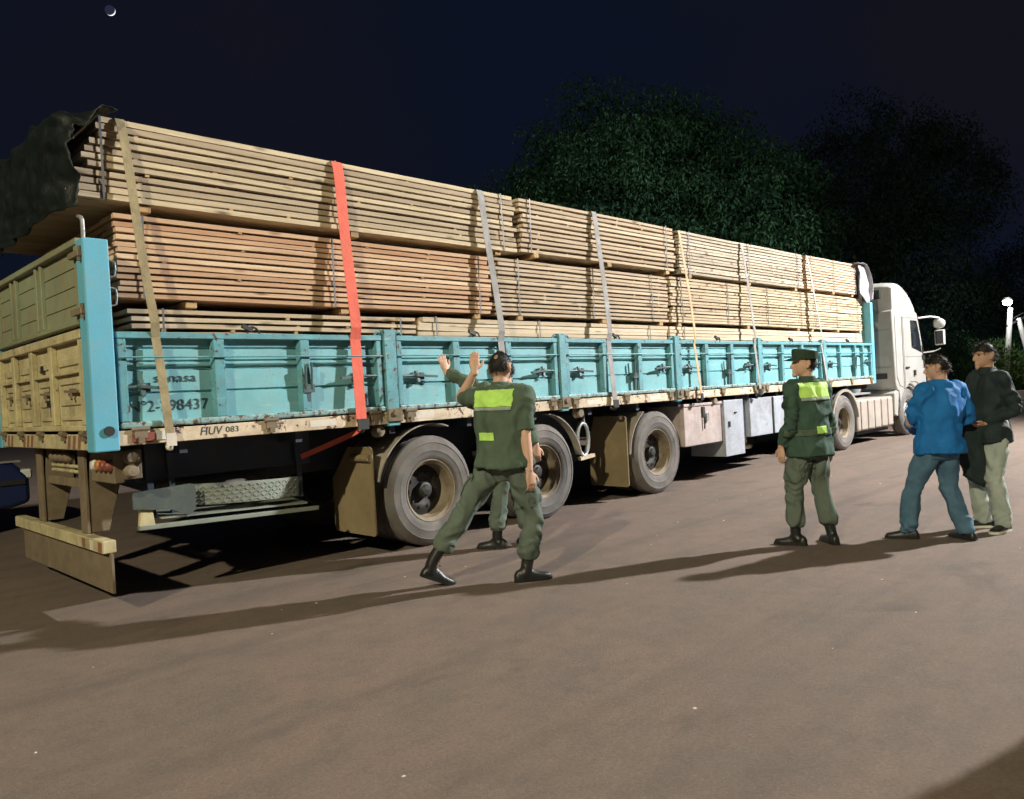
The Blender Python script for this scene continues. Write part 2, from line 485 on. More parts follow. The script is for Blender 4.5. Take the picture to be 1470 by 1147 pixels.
def root_loc(parent):
    o = Vector((0, 0, 0))
    while parent is not None:
        o = o + parent.location
        parent = parent.parent
    return o

def link(name, me, mat, parent=None, smooth=False, bev=0.0, seg=1):
    o = bpy.data.objects.new(name, me)
    COL.objects.link(o)
    if parent is not None:
        o.parent = parent
    if mat is not None:
        me.materials.append(mat)
    if smooth:
        me.polygons.foreach_set('use_smooth', [True] * len(me.polygons))
        if smooth != 'all':
            me.set_sharp_from_angle(angle=math.radians(42))
    if bev:
        b = o.modifiers.new('bevel', 'BEVEL')
        b.width = bev
        b.segments = seg
        b.limit_method = 'ANGLE'
        b.angle_limit = math.radians(40)
    return o

def tag(o, label, cat, group=None, kind=None):
    if label:
        o['label'] = label
    if cat:
        o['category'] = cat
    if group:
        o['group'] = group
    if kind:
        o['kind'] = kind
    return o

def thing(name, loc, label, cat, group=None):
    o = bpy.data.objects.new(name, None)
    o.empty_display_size = 0.2
    COL.objects.link(o)
    o.location = loc
    return tag(o, label, cat, group)

def struct(o):
    o['kind'] = 'structure'
    return o

def text_mesh(name, txt, height, origin, xdir, updir, mat, parent, xscale=1.0, extrude=0.001, shear=0.0):
    cu = bpy.data.curves.new(name, 'FONT')
    cu.body = txt
    cu.size = 1.0
    cu.extrude = 0.0
    cu.resolution_u = 3
    cu.shear = shear
    ob = bpy.data.objects.new(name, cu)
    COL.objects.link(ob)
    dg = bpy.context.evaluated_depsgraph_get()
    me = bpy.data.meshes.new_from_object(ob.evaluated_get(dg))
    bpy.data.objects.remove(ob)
    xd, ud = Vector(xdir).normalized(), Vector(updir).normalized()
    nd = xd.cross(ud)
    off = root_loc(parent)
    bm = bmesh.new()
    bm.from_mesh(me)
    for v in bm.verts:
        v.co = Vector(origin) + xd * v.co.x * height * 1.4 * xscale + ud * v.co.y * height * 1.4 - off
    r = bmesh.ops.extrude_face_region(bm, geom=list(bm.faces))
    for v in r['geom']:
        if isinstance(v, bmesh.types.BMVert):
            v.co += nd * extrude
    bm.to_mesh(me)
    bm.free()
    me.materials.clear()
    return link(name, me, mat, parent)

# ------------------------------------------------------------------ setting
g = MB().add([(-700, -700, 0), (900, -700, 0), (900, 900, 0), (-700, 900, 0)], [(0, 1, 2, 3)]).build('ground', M['ground'], fix=False)
struct(g)

# ------------------------------------------------------------------ trailer
TR = thing('semi_trailer', (7.0, 1.3, 0), 'long flatbed semi-trailer with turquoise drop side boards and cream lower rail, loaded with lumber', 'trailer')

MB().box(0.03, 14.05, 0.024, 2.576, 1.225, 1.315).build('deck', M['chassis'], TR)
MB().box(0.02, 14.05, -0.045, 0.02, 1.195, 1.300).build('side_rail', M['rail'], TR, bev=0.004)
MB().box(0.02, 14.05, 2.58, 2.645, 1.195, 1.300).build('side_rail', M['rail'], TR)
for y in (0.72, 1.76):
    mb = MB().prism([(0.12, 1.222), (14.0, 1.222), (14.0, 1.0), (10.9, 0.98), (10.2, 0.78), (0.5, 0.78), (0.12, 0.95)], 'Y', y, y + 0.12)
    mb.build('chassis_beam', M['chassis'], TR, bev=0.004)
for i in range(15):
    x = 0.5 + i * 0.95
    MB().box(x, x + 0.06, 0.03, 2.57, 1.105, 1.221).build('cross_member', M['chassis'], TR)

def panel_sheet(x0, x1, yo, sgn):
    """pressed steel sheet: flat bands with pressed grooves; yo = plane of the bands, sgn = outward"""
    g_ = [(1.345, 0), (1.545, 0), (1.551, -0.016), (1.562, -0.016), (1.568, 0), (1.715, 0), (1.722, -0.018), (1.742, -0.018), (1.749, 0),
          (1.775, 0), (1.781, -0.016), (1.790, -0.016), (1.796, 0), (1.868, 0), (1.874, -0.015), (1.884, -0.015), (1.89, 0), (1.975, 0)]
    mb = MB()
    n = len(g_)
    nx = 8
    vs = []
    for i in range(nx + 1):
        x = x0 + (x1 - x0) * i / nx
        for z, d in g_:
            dent = 0.0022 * noise.noise(Vector((x * 2.3, z * 4.1, yo * 3)))
            vs.append((x, yo + sgn * (d + dent), z))
    fs = [(i * n + k, i * n + k + 1, (i + 1) * n + k + 1, (i + 1) * n + k) for i in range(nx) for k in range(n - 1)]
    mb.add(vs, fs)
    return mb

def latch(parent, x, z, y, flip=1, vertical=False):
    mb = MB()
    if vertical:
        mb.box(x - 0.05, x + 0.05, y - 0.035, y + 0.03, z - 0.05, z + 0.02)
        mb.cyl((x - 0.03, y - 0.03, z - 0.02), (x - 0.032, y - 0.045, z + 0.17), 0.011)
        mb.cyl((x + 0.028, y - 0.03, z - 0.02), (x + 0.026, y - 0.045, z + 0.20), 0.010)
        mb.obox((x, y - 0.01, z - 0.21), (x, y - 0.02, z + 0.0), 0.035, 0.02, (0, 1, 0))
    else:
        f = flip
        mb.cyl((x, y - 0.02, z), (x + f * 0.20, y - 0.02, z + 0.004), 0.013)
        mb.ball((x + f * 0.20, y - 0.022, z + 0.004), (0.034, 0.025, 0.028), 8, 6)
        mb.obox((x + f * 0.18, y - 0.035, z + 0.005), (x + f * 0.42, y - 0.05, z - 0.012), 0.020, 0.028, (0, 1, 0))
        mb.obox((x + f * 0.20, y - 0.01, z + 0.05), (x + f * 0.21, y - 0.03, z - 0.06), 0.03, 0.03, (0, 1, 0))
        mb.box(x + f * 0.26 - 0.02, x + f * 0.26 + 0.02, y - 0.03, y + 0.03, z - 0.035, z + 0.03)
    return mb.build('latch', M['latch'], parent, smooth=True)

PX = [(0.085, 2.315), (2.475, 4.685), (4.825, 6.995), (7.135, 9.29), (9.43, 11.67), (11.81, 13.98)]
STK = [(2.33, 2.46), (4.70, 4.81), (7.01, 7.12), (9.305, 9.415), (11.685, 11.795)]
for near in (True, False):
    sg = -1 if near else 1
    yb = 0.0 if near else 2.6
    for i, (x0, x1) in enumerate(PX):
        sh = panel_sheet(x0 + 0.05, x1 - 0.05, yb + (0.012 if near else -0.012), sg).build('side_panel', M['turq'], TR)
        def B(a0, a1, d0, d1, z0, z1, mb):
            ya, yc = yb + sg * d0, yb + sg * d1
            return mb.box(a0, a1, min(ya, yc), max(ya, yc), z0, z1)
        fr = MB()
        B(x0, x0 + 0.06, -0.04, 0.040, 1.36, 1.945, fr)
        B(x1 - 0.06, x1, -0.04, 0.040, 1.36, 1.945, fr)
        B(x0 - 0.003, x1 + 0.003, -0.045, 0.046, 1.945, 1.992, fr)
        fr.build('panel_frame', M['turq_frame'], sh, bev=0.005)
        bar = MB()
        B(x0 - 0.002, x1 + 0.002, -0.04, 0.052, 1.312, 1.358, bar)
        bar.build('bottom_bar', M['worn_bar'], sh, bev=0.012, seg=2)
        w = x1 - x0
        ribs = [x0 + w * 0.326, x0 + w * 0.652] if i != 5 else [x0 + w * 0.30, x0 + w * 0.62, x0 + w * 0.80]
        for rx in ribs:
            rb = MB()
            hw = 0.055 if i < 5 else 0.04
            if near:
                rb.prism([(rx - hw, 0.010), (rx - hw * 0.75, -0.044), (rx + hw * 0.75, -0.044), (rx + hw, 0.010)], 'Z', 1.359, 1.944)
            else:
                rb.box(rx - hw, rx + hw, yb - 0.01, yb + 0.044, 1.359, 1.944)
            rb.build('rib', M['turq_frame'], sh, bev=0.004)
        if not near:
            continue
        MB().cyl((x0 + 0.01, -0.056, 1.812), (x1 - 0.01, -0.056, 1.808), 0.0075, None, 6).build('tie_rod', M['turq_frame'], sh, smooth=True)
        latch(sh, x0 + 0.03, 1.622 if i else 1.60, -0.006, 1 if i else 0.62)
        latch(sh, x1 - 0.03, 1.632, -0.006, -1)
        if i > 0 or True:
            latch(sh, x0 + w * (0.60 if i != 0 else 0.66), 1.56, -0.02, 1, True)
        for hx in (x0 + 0.12, x0 + w * 0.5, x1 - 0.12):
            hb = MB().box(hx - 0.045, hx + 0.045, -0.066, -0.046, 1.24, 1.32)
            hb.cyl((hx - 0.06, -0.058, 1.305), (hx + 0.06, -0.058, 1.305), 0.016, None, 8)
            hb.box(hx - 0.02, hx + 0.02, -0.072, -0.05, 1.205, 1.25)
            hb.build('hinge', M['dusty'], sh)
        # spring catch on top edge
        cx = x0 + w * (0.46 if i < 3 else 0.5)
        cb = MB().tube([(cx - 0.05, -0.01, 1.99), (cx - 0.03, -0.02, 2.04), (cx + 0.02, -0.02, 2.035), (cx + 0.06, -0.01, 1.99)], [0.009] * 4, 6)
        cb.obox((cx - 0.09, -0.015, 2.055), (cx - 0.01, -0.015, 2.02), 0.03, 0.03)
        cb.build('spring_catch', M['iron'], sh)
    for x0, x1 in STK:
        st = MB()
        ya, yc = (-0.062, 0.03) if near else (2.57, 2.662)
        st.box(x0, x1, ya, yc, 1.175, 2.045)
        so = st.build('stake', M['turq_frame'], TR, bev=0.006)
        if near:
            xm = (x0 + x1) / 2
            MB().box(x0 - 0.02, x1 + 0.02, -0.082, -0.064, 1.215, 1.335).cyl((xm, -0.10, 1.29), (xm, -0.06, 1.29), 0.03, None, 10).build('stake_pocket', M['dusty'], so, bev=0.004)
            for s_ in (-1, 1):
                a = x0 if s_ < 0 else x1
                MB().tube([(a, -0.03, 2.0), (a + s_ * 0.05, -0.035, 2.025), (a + s_ * 0.085, -0.03, 1.995)], [0.011] * 3, 6).build('hook', M['turq_frame'], so)

# lettering on the first panel and on the rail
text_mesh('lettering', 'senasa', 0.066, (0.335, 0.0085, 1.634), (1, 0, 0), (0, 0, 1), M['ink'], TR, 1.30)
text_mesh('lettering', 'Nº2-298437', 0.082, (0.145, 0.0085, 1.425), (1, 0, 0), (0, 0, 1.0), M['ink'], TR, 1.02)
text_mesh('lettering', '083', 0.045, (0.825, -0.0465, 1.236), (1, 0, 0), (0, 0, 1), M['ink'], TR, 1.15)
text_mesh('lettering', 'HUV', 0.062, (0.625, -0.0465, 1.228), (1, 0, 0), (0, 0, 1), M['ink'], TR, 0.95, 0.001, 0.2)
# reflectors and tape on the rail
MB().box(0.145, 0.30, -0.062, -0.047, 1.215, 1.278).build('reflector', M['red_lens'], TR, bev=0.004)
MB().box(0.31, 0.385, -0.052, -0.046, 1.22, 1.285).build('reflector', M['white_lens'], TR)
for x in (1.55, 2.62, 3.35, 4.0, 5.15, 6.4, 7.6, 8.7, 10.1, 12.4):
    MB().box(x, x + 0.25, -0.0475, -0.0455, 1.222, 1.278).build('reflective_tape', M['tape_white'], TR)
for x in (2.27, 5.07, 8.05, 11.0):
    MB().lathe([(0.0, -0.05), (0.045, -0.05), (0.055, -0.03), (0.055, 0.03), (0.0, 0.03)], (x, 0.03, 1.135), 14).build('marker_lamp', M['rim'], TR, smooth=True)

# rear corner posts
for near in (True, False):
    s_ = 1 if near else -1
    yo = -0.066 if near else 2.666
    po = MB().box(-0.105, 0.062, min(yo, yo + s_ * 0.15), max(yo, yo + s_ * 0.15), 1.165, 2.625).build('corner_post', M['blue_post'], TR, bev=0.010, seg=2)
    MB().lathe([(0, -0.012), (0.034, -0.012), (0.034, 0.004), (0, 0.004)], (-0.005, yo - s_ * 0.004, 1.305), 18).build('post_plug', M['iron'], po, smooth=True)
    if near:
        for z0, z1 in ((2.38, 2.49), (2.18, 2.30)):
            MB().tube([(0.062, 0.0, z0), (0.11, 0.0, z0 + 0.004), (0.115, 0.0, z1 - 0.01), (0.062, 0.0, z1)], [0.007] * 4, 6, 2).build('ladder_hook', M['galv'], po)
        MB().tube([(-0.07, 0.02, 2.62), (-0.07, 0.02, 2.76), (-0.072, 0.10, 2.80)], [0.014] * 3, 8).build('pipe', M['galv'], po)
        for z in (2.52, 2.13):
            MB().cyl((-0.115, -0.03, z - 0.05), (-0.115, -0.03, z + 0.05), 0.016, None, 8).box(-0.135, -0.105, -0.05, 0.16, z - 0.02, z + 0.02).build('gate_hinge', M['dusty'], po)

# tailgates (in the rear plane)
up = MB().box(-0.06, -0.035, 0.09, 2.51, 2.075, 2.60).build('upper_tailgate', M['gate_green'], TR)
MB().box(-0.105, -0.02, 0.086, 2.514, 2.60, 2.648).build('top_rail', M['gate_green'], up, bev=0.005)
MB().box(-0.098, -0.03, 0.088, 0.16, 2.076, 2.598).build('gate_frame', M['gate_green'], up, bev=0.004)
MB().box(-0.09, -0.03, 0.09, 2.51, 2.06, 2.095).build('bottom_rail', M['gate_green'], up, bev=0.004)
for y in (1.03, 1.17, 1.80, 1.95, 2.44):
    MB().box(-0.088, -0.058, y, y + 0.05, 2.096, 2.599).build('rib', M['gate_green'], up, bev=0.004)
for z in (2.21, 2.34, 2.47):
    MB().box(-0.067, -0.059, 0.161, 2.44, z, z + 0.012).build('crease', M['gate_green'], up)
lo = MB().box(-0.058, -0.03, 0.09, 2.51, 1.33, 1.98).build('lower_tailgate', M['gate_yellow'], TR)
MB().box(-0.108, -0.02, 0.10, 2.51, 1.955, 2.022).build('top_rail', M['gate_yellow'], lo, bev=0.006)
MB().box(-0.108, -0.02, 0.10, 2.51, 1.312, 1.352).build('bottom_rail', M['gate_yellow'], lo, bev=0.006)
GY = [0.10, 0.83, 1.38, 1.95, 2.44]
for y in GY:
    MB().box(-0.100, -0.057, y, y + 0.085, 1.353, 1.954).build('rib', M['gate_yellow'], lo, bev=0.005)
for y0, y1 in zip(GY[:-1], GY[1:]):
    MB().box(-0.092, -0.057, y0 + 0.086, y1 - 0.001, 1.725, 1.75).build('cross_rail', M['gate_yellow'], lo, bev=0.003)
    for za, zb in ((1.79, 1.845), (1.655, 1.70), (1.50, 1.555), (1.39, 1.42)):
        MB().box(-0.071, -0.057, y0 + 0.15, y1 - 0.06, za, zb).build('pressing', M['gate_yellow'], lo, bev=0.004)
    lt = MB()
    ym = (y0 + y1) / 2
    lt.obox((-0.085, ym + 0.12, 1.605), (-0.09, ym - 0.20, 1.595), 0.016, 0.018)
    lt.cyl((-0.06, ym - 0.05, 1.60), (-0.10, ym - 0.05, 1.60), 0.022, None, 8)
    lt.obox((-0.095, ym - 0.05, 1.59), (-0.105, ym - 0.10, 1.54), 0.014, 0.014)
    lt.build('latch', M['dusty'], lo)
MB().box(-0.085, -0.057, 0.955, 0.99, 1.42, 1.66).box(-0.105, -0.057, 0.945, 1.0, 1.50, 1.55).build('latch_rod', M['iron'], lo)
MB().box(-0.075, -0.055, 1.16, 1.24, 1.77, 1.83).build('lamp_socket', M['iron'], lo)
for y in (0.12, 0.6, 1.2, 1.8, 2.4):
    MB().cyl((-0.10, y, 1.295), (-0.10, y + 0.09, 1.295), 0.022, None, 8).box(-0.11, -0.06, y + 0.02, y + 0.07, 1.24, 1.30).build('hinge', M['dusty'], lo)
rb = MB().box(-0.085, 0.02, 0.088, 2.512, 1.175, 1.288).build('rear_beam', M['gate_yellow'], TR, bev=0.006)
for k, y in enumerate((0.30, 0.42, 0.54, 1.55, 1.67, 1.79, 2.2, 2.32)):
    MB().add([(-0.0885, y, 1.185), (-0.0885, y + 0.055, 1.185), (-0.0885, y + 0.025, 1.28), (-0.0885, y - 0.03, 1.28),
              (-0.0855, y, 1.185), (-0.0855, y + 0.055, 1.185), (-0.0855, y + 0.025, 1.28), (-0.0855, y - 0.03, 1.28)],
             [(0, 1, 2, 3), (4, 7, 6, 5), (0, 4, 5, 1), (1, 5, 6, 2), (2, 6, 7, 3), (3, 7, 4, 0)]).build('warning_stripe', M['tape_red'], rb)

# underrun guard
ug = MB().box(-0.04, 0.05, 0.10, 2.50, 0.445, 0.535).build('underrun_bar', M['gate_yellow'], TR, bev=0.006)
for k, y in enumerate((0.12, 0.30, 0.48)):
    MB().box(-0.0435, -0.0405, y, y + 0.07, 0.455, 0.525).build('reflective_tape', M['tape_white'] if k % 2 else M['tape_red'], ug)
MB().box(0.005, 0.022, 0.075, 2.42, 0.165, 0.444).build('underrun_board', M['dusty'], TR)
for y in (0.58, 1.74):
    br = MB()
    br.prism([(0.06, 1.17), (0.20, 1.17), (0.26, 0.90), (0.16, 0.54), (0.0, 0.54), (0.03, 0.85)], 'Y', y, y + 0.02)
    br.prism([(0.06, 1.17), (0.20, 1.17), (0.26, 0.90), (0.16, 0.54), (0.0, 0.54), (0.03, 0.85)], 'Y', y + 0.10, y + 0.12)
    br.box(0.005, 0.03, y - 0.01, y + 0.13, 0.537, 1.17)
    br.build('guard_bracket', M['dusty'], TR, bev=0.004)
MB().box(0.06, 0.10, 0.70, 1.74, 0.86, 0.93).build('guard_brace', M['dusty'], TR, bev=0.004)
lb = MB().box(0.05, 0.12, 0.06, 0.56, 0.93, 1.155).build('lamp_board', M['dusty'], TR, bev=0.006)
for k, y in enumerate((0.41, 0.31, 0.21, 0.11)):
    MB().lathe([(0, -0.045), (0.03, -0.042), (0.042, -0.02), (0.045, 0.0), (0.0, 0.0)], (0.05, y, 1.055), 14, 'X').build('tail_lamp', [M['white_lens'], M['amber'], M['red_lens'], M['red_lens']][k], lb, smooth=True)
for z in (1.11, 1.01):
    MB().lathe([(0, -0.06), (0.035, -0.055), (0.05, -0.03), (0.052, 0.0), (0.0, 0.0)], (0.16, 0.055, z), 16).build('side_lamp', M['rim'], lb, smooth=True)
MB().box(0.10, 0.24, 0.058, 0.16, 0.95, 1.16).build('lamp_box', M['dusty'], lb, bev=0.005)
pl = MB().box(0.045, 0.055, 0.95, 1.45, 0.98, 1.10).build('rear_lamp_bar', M['dusty'], TR)
for y in (1.0, 1.13, 1.26, 1.38):
    MB().ball((0.03, y, 1.10), (0.05, 0.055, 0.045), 10, 8).build('air_fitting', M['dusty'], pl, smooth=True)
for z in (0.99, 1.03):
    MB().cyl((0.04, 0.75, z), (0.04, 1.5, z), 0.014, None, 8).build('air_pipe', M['gate_yellow'], pl, smooth=True)

# side equipment between the rear and the first axle
MB().box(0.30, 1.75, 0.33, 0.40, 0.90, 1.20).build('side_box_beam', M['chassis'], TR, bev=0.006)
for x in (0.36, 0.52, 1.6):
    MB().obox((x, 0.30, 1.19), (x + 0.03, 0.32, 0.62), 0.045, 0.03, (0, 1, 0)).build('hanger', M['chassis'], TR)
rk = MB().obox((0.24, 0.20, 0.575), (1.72, 0.20, 0.515), 0.05, 0.035).build('carrier_rail', M['checker'], TR, bev=0.004)
MB().prism([(0.24, 0.56), (0.36, 0.56), (0.33, 0.80), (0.27, 0.80)], 'Y', 0.19, 0.23).build('carrier_bracket', M['gate_yellow'], rk, bev=0.004)
cp = MB()
pts = []
for k in range(13):
    t = k / 12
    x = 0.66 + 0.92 * t
    y = 0.16 + 0.10 * (2 * t - 1) ** 2
    pts.append((x, y))
vs, fs = [], []
for (x, y) in pts:
    zt = 0.845 - 0.045 * (x - 0.66) / 0.9
    vs += [(x, y, zt - 0.165), (x, y, zt), (x, y + 0.012, zt), (x, y + 0.012, zt - 0.165)]
for k in range(12):
    for q in range(4):
        fs.append((k * 4 + q, k * 4 + (q + 1) % 4, (k + 1) * 4 + (q + 1) % 4, (k + 1) * 4 + q))
fs += [(0, 1, 2, 3), tuple(48 + i for i in (3, 2, 1, 0))]
cpo = cp.add(vs, fs).build('checker_plate', M['checker'], TR)
tr = MB()
for i in range(26):
    for j in range(5):
        x = 0.69 + i * 0.034
        if x > 1.56:
            continue
        t = (x - 0.66) / 0.92
        y = 0.16 + 0.10 * (2 * t - 1) ** 2 - 0.002
        z = 0.695 - 0.045 * t + j * 0.030
        s_ = 1 if (i + j) % 2 else -1
        tr.obox((x - 0.010, y, z - s_ * 0.009), (x + 0.010, y, z + s_ * 0.009), 0.004, 0.006, (0, 1, 0))
tro = tr.build('tread_bumps', M['checker'], cpo)
tro['kind'] = 'stuff'
MB().prism([(0.20, 0.84), (0.62, 0.86), (0.66, 0.845), (0.655, 0.66), (0.60, 0.62), (0.48, 0.68), (0.20, 0.72)], 'Y', 0.17, 0.185).build('cover_sheet', M['plate_green'], TR)
MB().add([(0.40, 0.19, 0.62), (1.62, 0.19, 0.565), (1.62, 0.55, 0.60), (0.40, 0.55, 0.655), (0.40, 0.19, 0.632), (1.62, 0.19, 0.577), (1.62, 0.55, 0.612), (0.40, 0.55, 0.667)],
         [(0, 3, 2, 1), (4, 5, 6, 7), (0, 1, 5, 4), (1, 2, 6, 5), (2, 3, 7, 6), (3, 0, 4, 7)]).build('carrier_tray', M['checker'], TR)
MB().lathe([(0.24, 0.0), (0.34, -0.02), (0.46, 0.0), (0.50, 0.05), (0.50, 0.20), (0.46, 0.25), (0.34, 0.27), (0.24, 0.25)], (1.05, 0.85, 0.63), 36, 'Z', True).build('spare_tyre', M['tyre'], TR, smooth=True)

def wheel(parent, x, y, r, sgn=1, rimm='rim', deep=True, nuts=10):
    """a road wheel whose outer face is at y; sgn=+1: outside looks to -Y"""
    k = r / 0.525
    prof = [(.29, .035), (.315, .016), (.345, .006), (.375, .004), (.382, .000), (.392, .004), (.44, .002), (.452, .004), (.458, -.001), (.468, .006), (.50, .022), (.517, .040), (.525, .052),
            (.525, .078), (.513, .082), (.513, .092), (.525, .096), (.525, .122), (.513, .126), (.513, .136), (.525, .140), (.525, .166), (.513, .17), (.513, .18), (.525, .184), (.525, .212),
            (.515, .232), (.49, .254), (.44, .27), (.36, .27), (.29, .235)]
    yy = lambda h: sgn * h
    if deep:
        rp = [(.300, .030), (.296, .022), (.288, .024), (.280, .040), (.262, .052), (.256, .15), (.262, .235), (.288, .245), (.270, .255), (.245, .235), (.245, .185), (.24, .180)]
        disc = [(.252, .172), (.252, .19), (.0, .19), (.0, .166), (.12, .166), (.135, .158), (.19, .156), (.21, .168)]
    else:
        rp = [(.300, .030), (.296, .022), (.288, .024), (.280, .040), (.262, .062), (.25, .11), (.262, .235), (.27, .25), (.245, .235), (.235, .12), (.24, .075)]
        disc = [(.247, .10), (.247, .12), (.0, .12), (.0, .045), (.13, .045), (.17, .05), (.20, .085)]
    c = (x, y, r)
    wo = MB().lathe([(a * k, yy(h)) for a, h in rp], c, 44, 'Y', True).build('wheel', M[rimm], parent, smooth=True)
    MB().lathe([(a * k, yy(h)) for a, h in prof], c, 56, 'Y', True).build('tyre', M['tyre'], wo, smooth=True)
    dm = 'drum' if deep and rimm == 'rim' else rimm
    MB().lathe([(a * k, yy(h)) for a, h in disc], c, 36, 'Y', True).build('wheel_disc', M[dm], wo, smooth=True)
    hy = .166 if deep else .045
    hb = MB().lathe([(.0, yy(hy - .085)), (.045, yy(hy - .08)), (.055, yy(hy - .06)), (.075, yy(hy - .055)), (.082, yy(hy)), (.0, yy(hy))], c, 20)
    hb.build('hub', M['iron'] if deep else M['rim'], wo, smooth=True)
    nb = MB()
    for q in range(nuts):
        t = 2 * math.pi * q / nuts
        px, pz = x + .165 * k * math.cos(t), r + .165 * k * math.sin(t)
        nb.cyl((px, y + yy(hy - .022 if deep else hy - .015), pz), (px, y + yy(hy + .01), pz), .014, None, 6)
    nb.build('wheel_nuts', M['iron'] if deep else M['rim'], wo)
    return wo

for x in (2.86, 4.44, 6.64):
    r = 0.525 if x < 6 else 0.535
    wheel(TR, x, 0.02, r)
    wheel(TR, x, 0.33, r)
    wheel(TR, x, 2.58, r, -1)
    wheel(TR, x, 2.27, r, -1)
    MB().box(x - 0.07, x + 0.07, 0.22, 2.38, r - 0.075, r + 0.075).build('axle', M['chassis'], TR, bev=0.02)
    for y in (0.70, 1.78):
        ls = MB()
        for q in range(5):
            ls.obox((x - 0.48 + q * 0.05, y + 0.05, r + 0.13 + 0.015 * q), (x + 0.48 - q * 0.05, y + 0.05, r + 0.13 + 0.015 * q), 0.07, 0.012)
        ls.box(x - 0.06, x + 0.06, y, y + 0.1, r + 0.05, r + 0.22)
        ls.box(x - 0.5, x - 0.44, y, y + 0.1, r + 0.12, 0.8).box(x + 0.44, x + 0.5, y, y + 0.1, r + 0.12, 0.8)
        ls.build('leaf_spring', M['chassis'], TR)

def guard(x, r, a0, a1, y0, y1, th=0.012, n=16, m='fender'):
    vs, fs = [], []
    for i in range(n + 1):
        a = math.radians(a0 + (a1 - a0) * i / n)
        for rr, yy in ((r, y0), (r, y1), (r + th, y1), (r + th, y0)):
            vs.append((x + rr * math.cos(a), yy, 0.525 + rr * math.sin(a)))
    for i in range(n):
        for q in range(4):
            fs.append((i * 4 + q, i * 4 + (q + 1) % 4, (i + 1) * 4 + (q + 1) % 4, (i + 1) * 4 + q))
    fs += [(0, 1, 2, 3), tuple(n * 4 + q for q in (3, 2, 1, 0))]
    return MB().add(vs, fs).build('mudguard', M[m], TR, smooth=True)
guard(2.86, 0.635, 70, 166, 0.0, 0.62)
guard(4.44, 0.635, 12, 82, 0.0, 0.10)
guard(6.64, 0.635, 120, 176, 0.0, 0.62)
def mudflap(x, y0, y1, z0, z1, cut=0.22):
    yy = [(y0, z0 + 0.02), (y0 + 0.02, z0), (y1 - 0.03, z0), (y1, z0 + 0.03), (y1, z1 - 0.30), (y1 - cut, z1), (y0 + 0.03, z1), (y0, z1 - 0.02)]
    return MB().prism(yy, 'X', x, x + 0.014).build('mudflap', M['flap'], TR)
mudflap(2.17, 0.0, 0.66, 0.20, 1.0, 0.28)
MB().cyl((2.16, 0.02, 0.90), (2.16, 0.30, 0.90), 0.035, None, 12).build('flap_tube', M['flap'], TR, smooth=True)
mudflap(5.93, 0.0, 0.60, 0.17, 1.05, 0.1)
mb = MB()
for k in range(3):
    cx, pts = 5.22 + k * 0.03, []
    for i in range(17):
        a = 2 * math.pi * i / 16
        pts.append((cx + 0.10 * math.cos(a), 0.10 + 0.03 * k, 0.82 + 0.19 * math.sin(a) + 0.01 * k))
    mb.tube(pts, [0.018] * 17, 8, 1, None, False)
mb.obox((5.24, 0.1, 1.2), (5.24, 0.1, 0.98), 0.03, 0.02)
mb.build('air_hose_coil', M['galv'], TR, smooth=True)
MB().obox((5.12, 0.09, 0.60), (5.38, 0.09, 0.62), 0.05, 0.04).build('hose_hook', M['rail'], TR)
MB().ball((5.05, 0.05, 1.14), (0.045, 0.04, 0.06), 10, 8).build('tap_cap', M['rail'], TR, smooth=True)
MB().lathe([(0, -0.35), (0.12, -0.33), (0.15, -0.28), (0.15, 0.28), (0.12, 0.33), (0, 0.35)], (5.45, 0.75, 0.62), 20, 'X').build('air_tank', M['chassis'], TR, smooth=True)

# side boxes
b1 = MB().box(7.27, 8.24, 0.02, 0.62, 0.545, 1.085).build('toolbox', M['box_pink'], TR, bev=0.01, seg=2)
MB().box(7.25, 8.26, 0.005, 0.63, 1.086, 1.125).build('lid', M['box_pink'], b1, bev=0.006)
MB().box(7.72, 7.78, 0.0, 0.02, 0.93, 1.07).cyl((7.75, -0.005, 0.93), (7.75, 0.0, 0.76), 0.01, None, 6).build('hasp', M['iron'], b1)
MB().box(7.80, 7.86, -0.015, 0.018, 0.86, 0.94).tube([(7.81, -0.003, 0.94), (7.81, -0.003, 0.985), (7.85, -0.003, 0.985), (7.85, -0.003, 0.94)], [0.007] * 4, 6, 2).build('padlock', M['galv'], b1)
b2 = MB().box(8.32, 8.88, 0.01, 0.60, 0.31, 1.13).build('cabinet', M['box_blue'], TR, bev=0.01, seg=2)
MB().box(8.42, 8.46, -0.008, 0.012, 0.74, 0.82).box(8.60, 8.66, -0.006, 0.012, 0.93, 0.95).build('handle', M['iron'], b2)
b3 = MB().box(9.08, 10.55, 0.01, 0.60, 0.54, 1.125).build('long_toolbox', M['box_blue'], TR, bev=0.01, seg=2)
MB().box(9.80, 9.84, -0.004, 0.012, 0.545, 1.12).build('door_seam', M['iron'], b3)
MB().box(8.9, 9.06, 0.15, 0.5, 0.5, 1.19).build('cross_tank', M['chassis'], TR, bev=0.01)
for y in (0.45, 2.1):
    lg = MB().box(9.62, 9.76, y, y + 0.14, 0.36, 1.2).build('landing_leg', M['rail'], TR, bev=0.006)
    MB().box(9.58, 9.80, y - 0.06, y + 0.20, 0.30, 0.36).build('landing_foot', M['rail'], lg, bev=0.01)
    MB().cyl((9.40, y, 0.48), (9.40, y + 0.1, 0.48), 0.03).build('crank', M['galv'], lg)
MB().box(10.8, 11.6, 0.1, 0.5, 0.75, 1.19).build('front_box', M['chassis'], TR, bev=0.01)
# headboard
hb = MB().box(13.99, 14.06, 0.03, 2.57, 1.32, 2.75).build('headboard', M['turq_frame'], TR, bev=0.006)
for y in (-0.05, 2.52):
    MB().box(13.985, 14.11, y, y + 0.13, 1.20, 2.80).build('front_post', M['blue_post'], TR, bev=0.008)

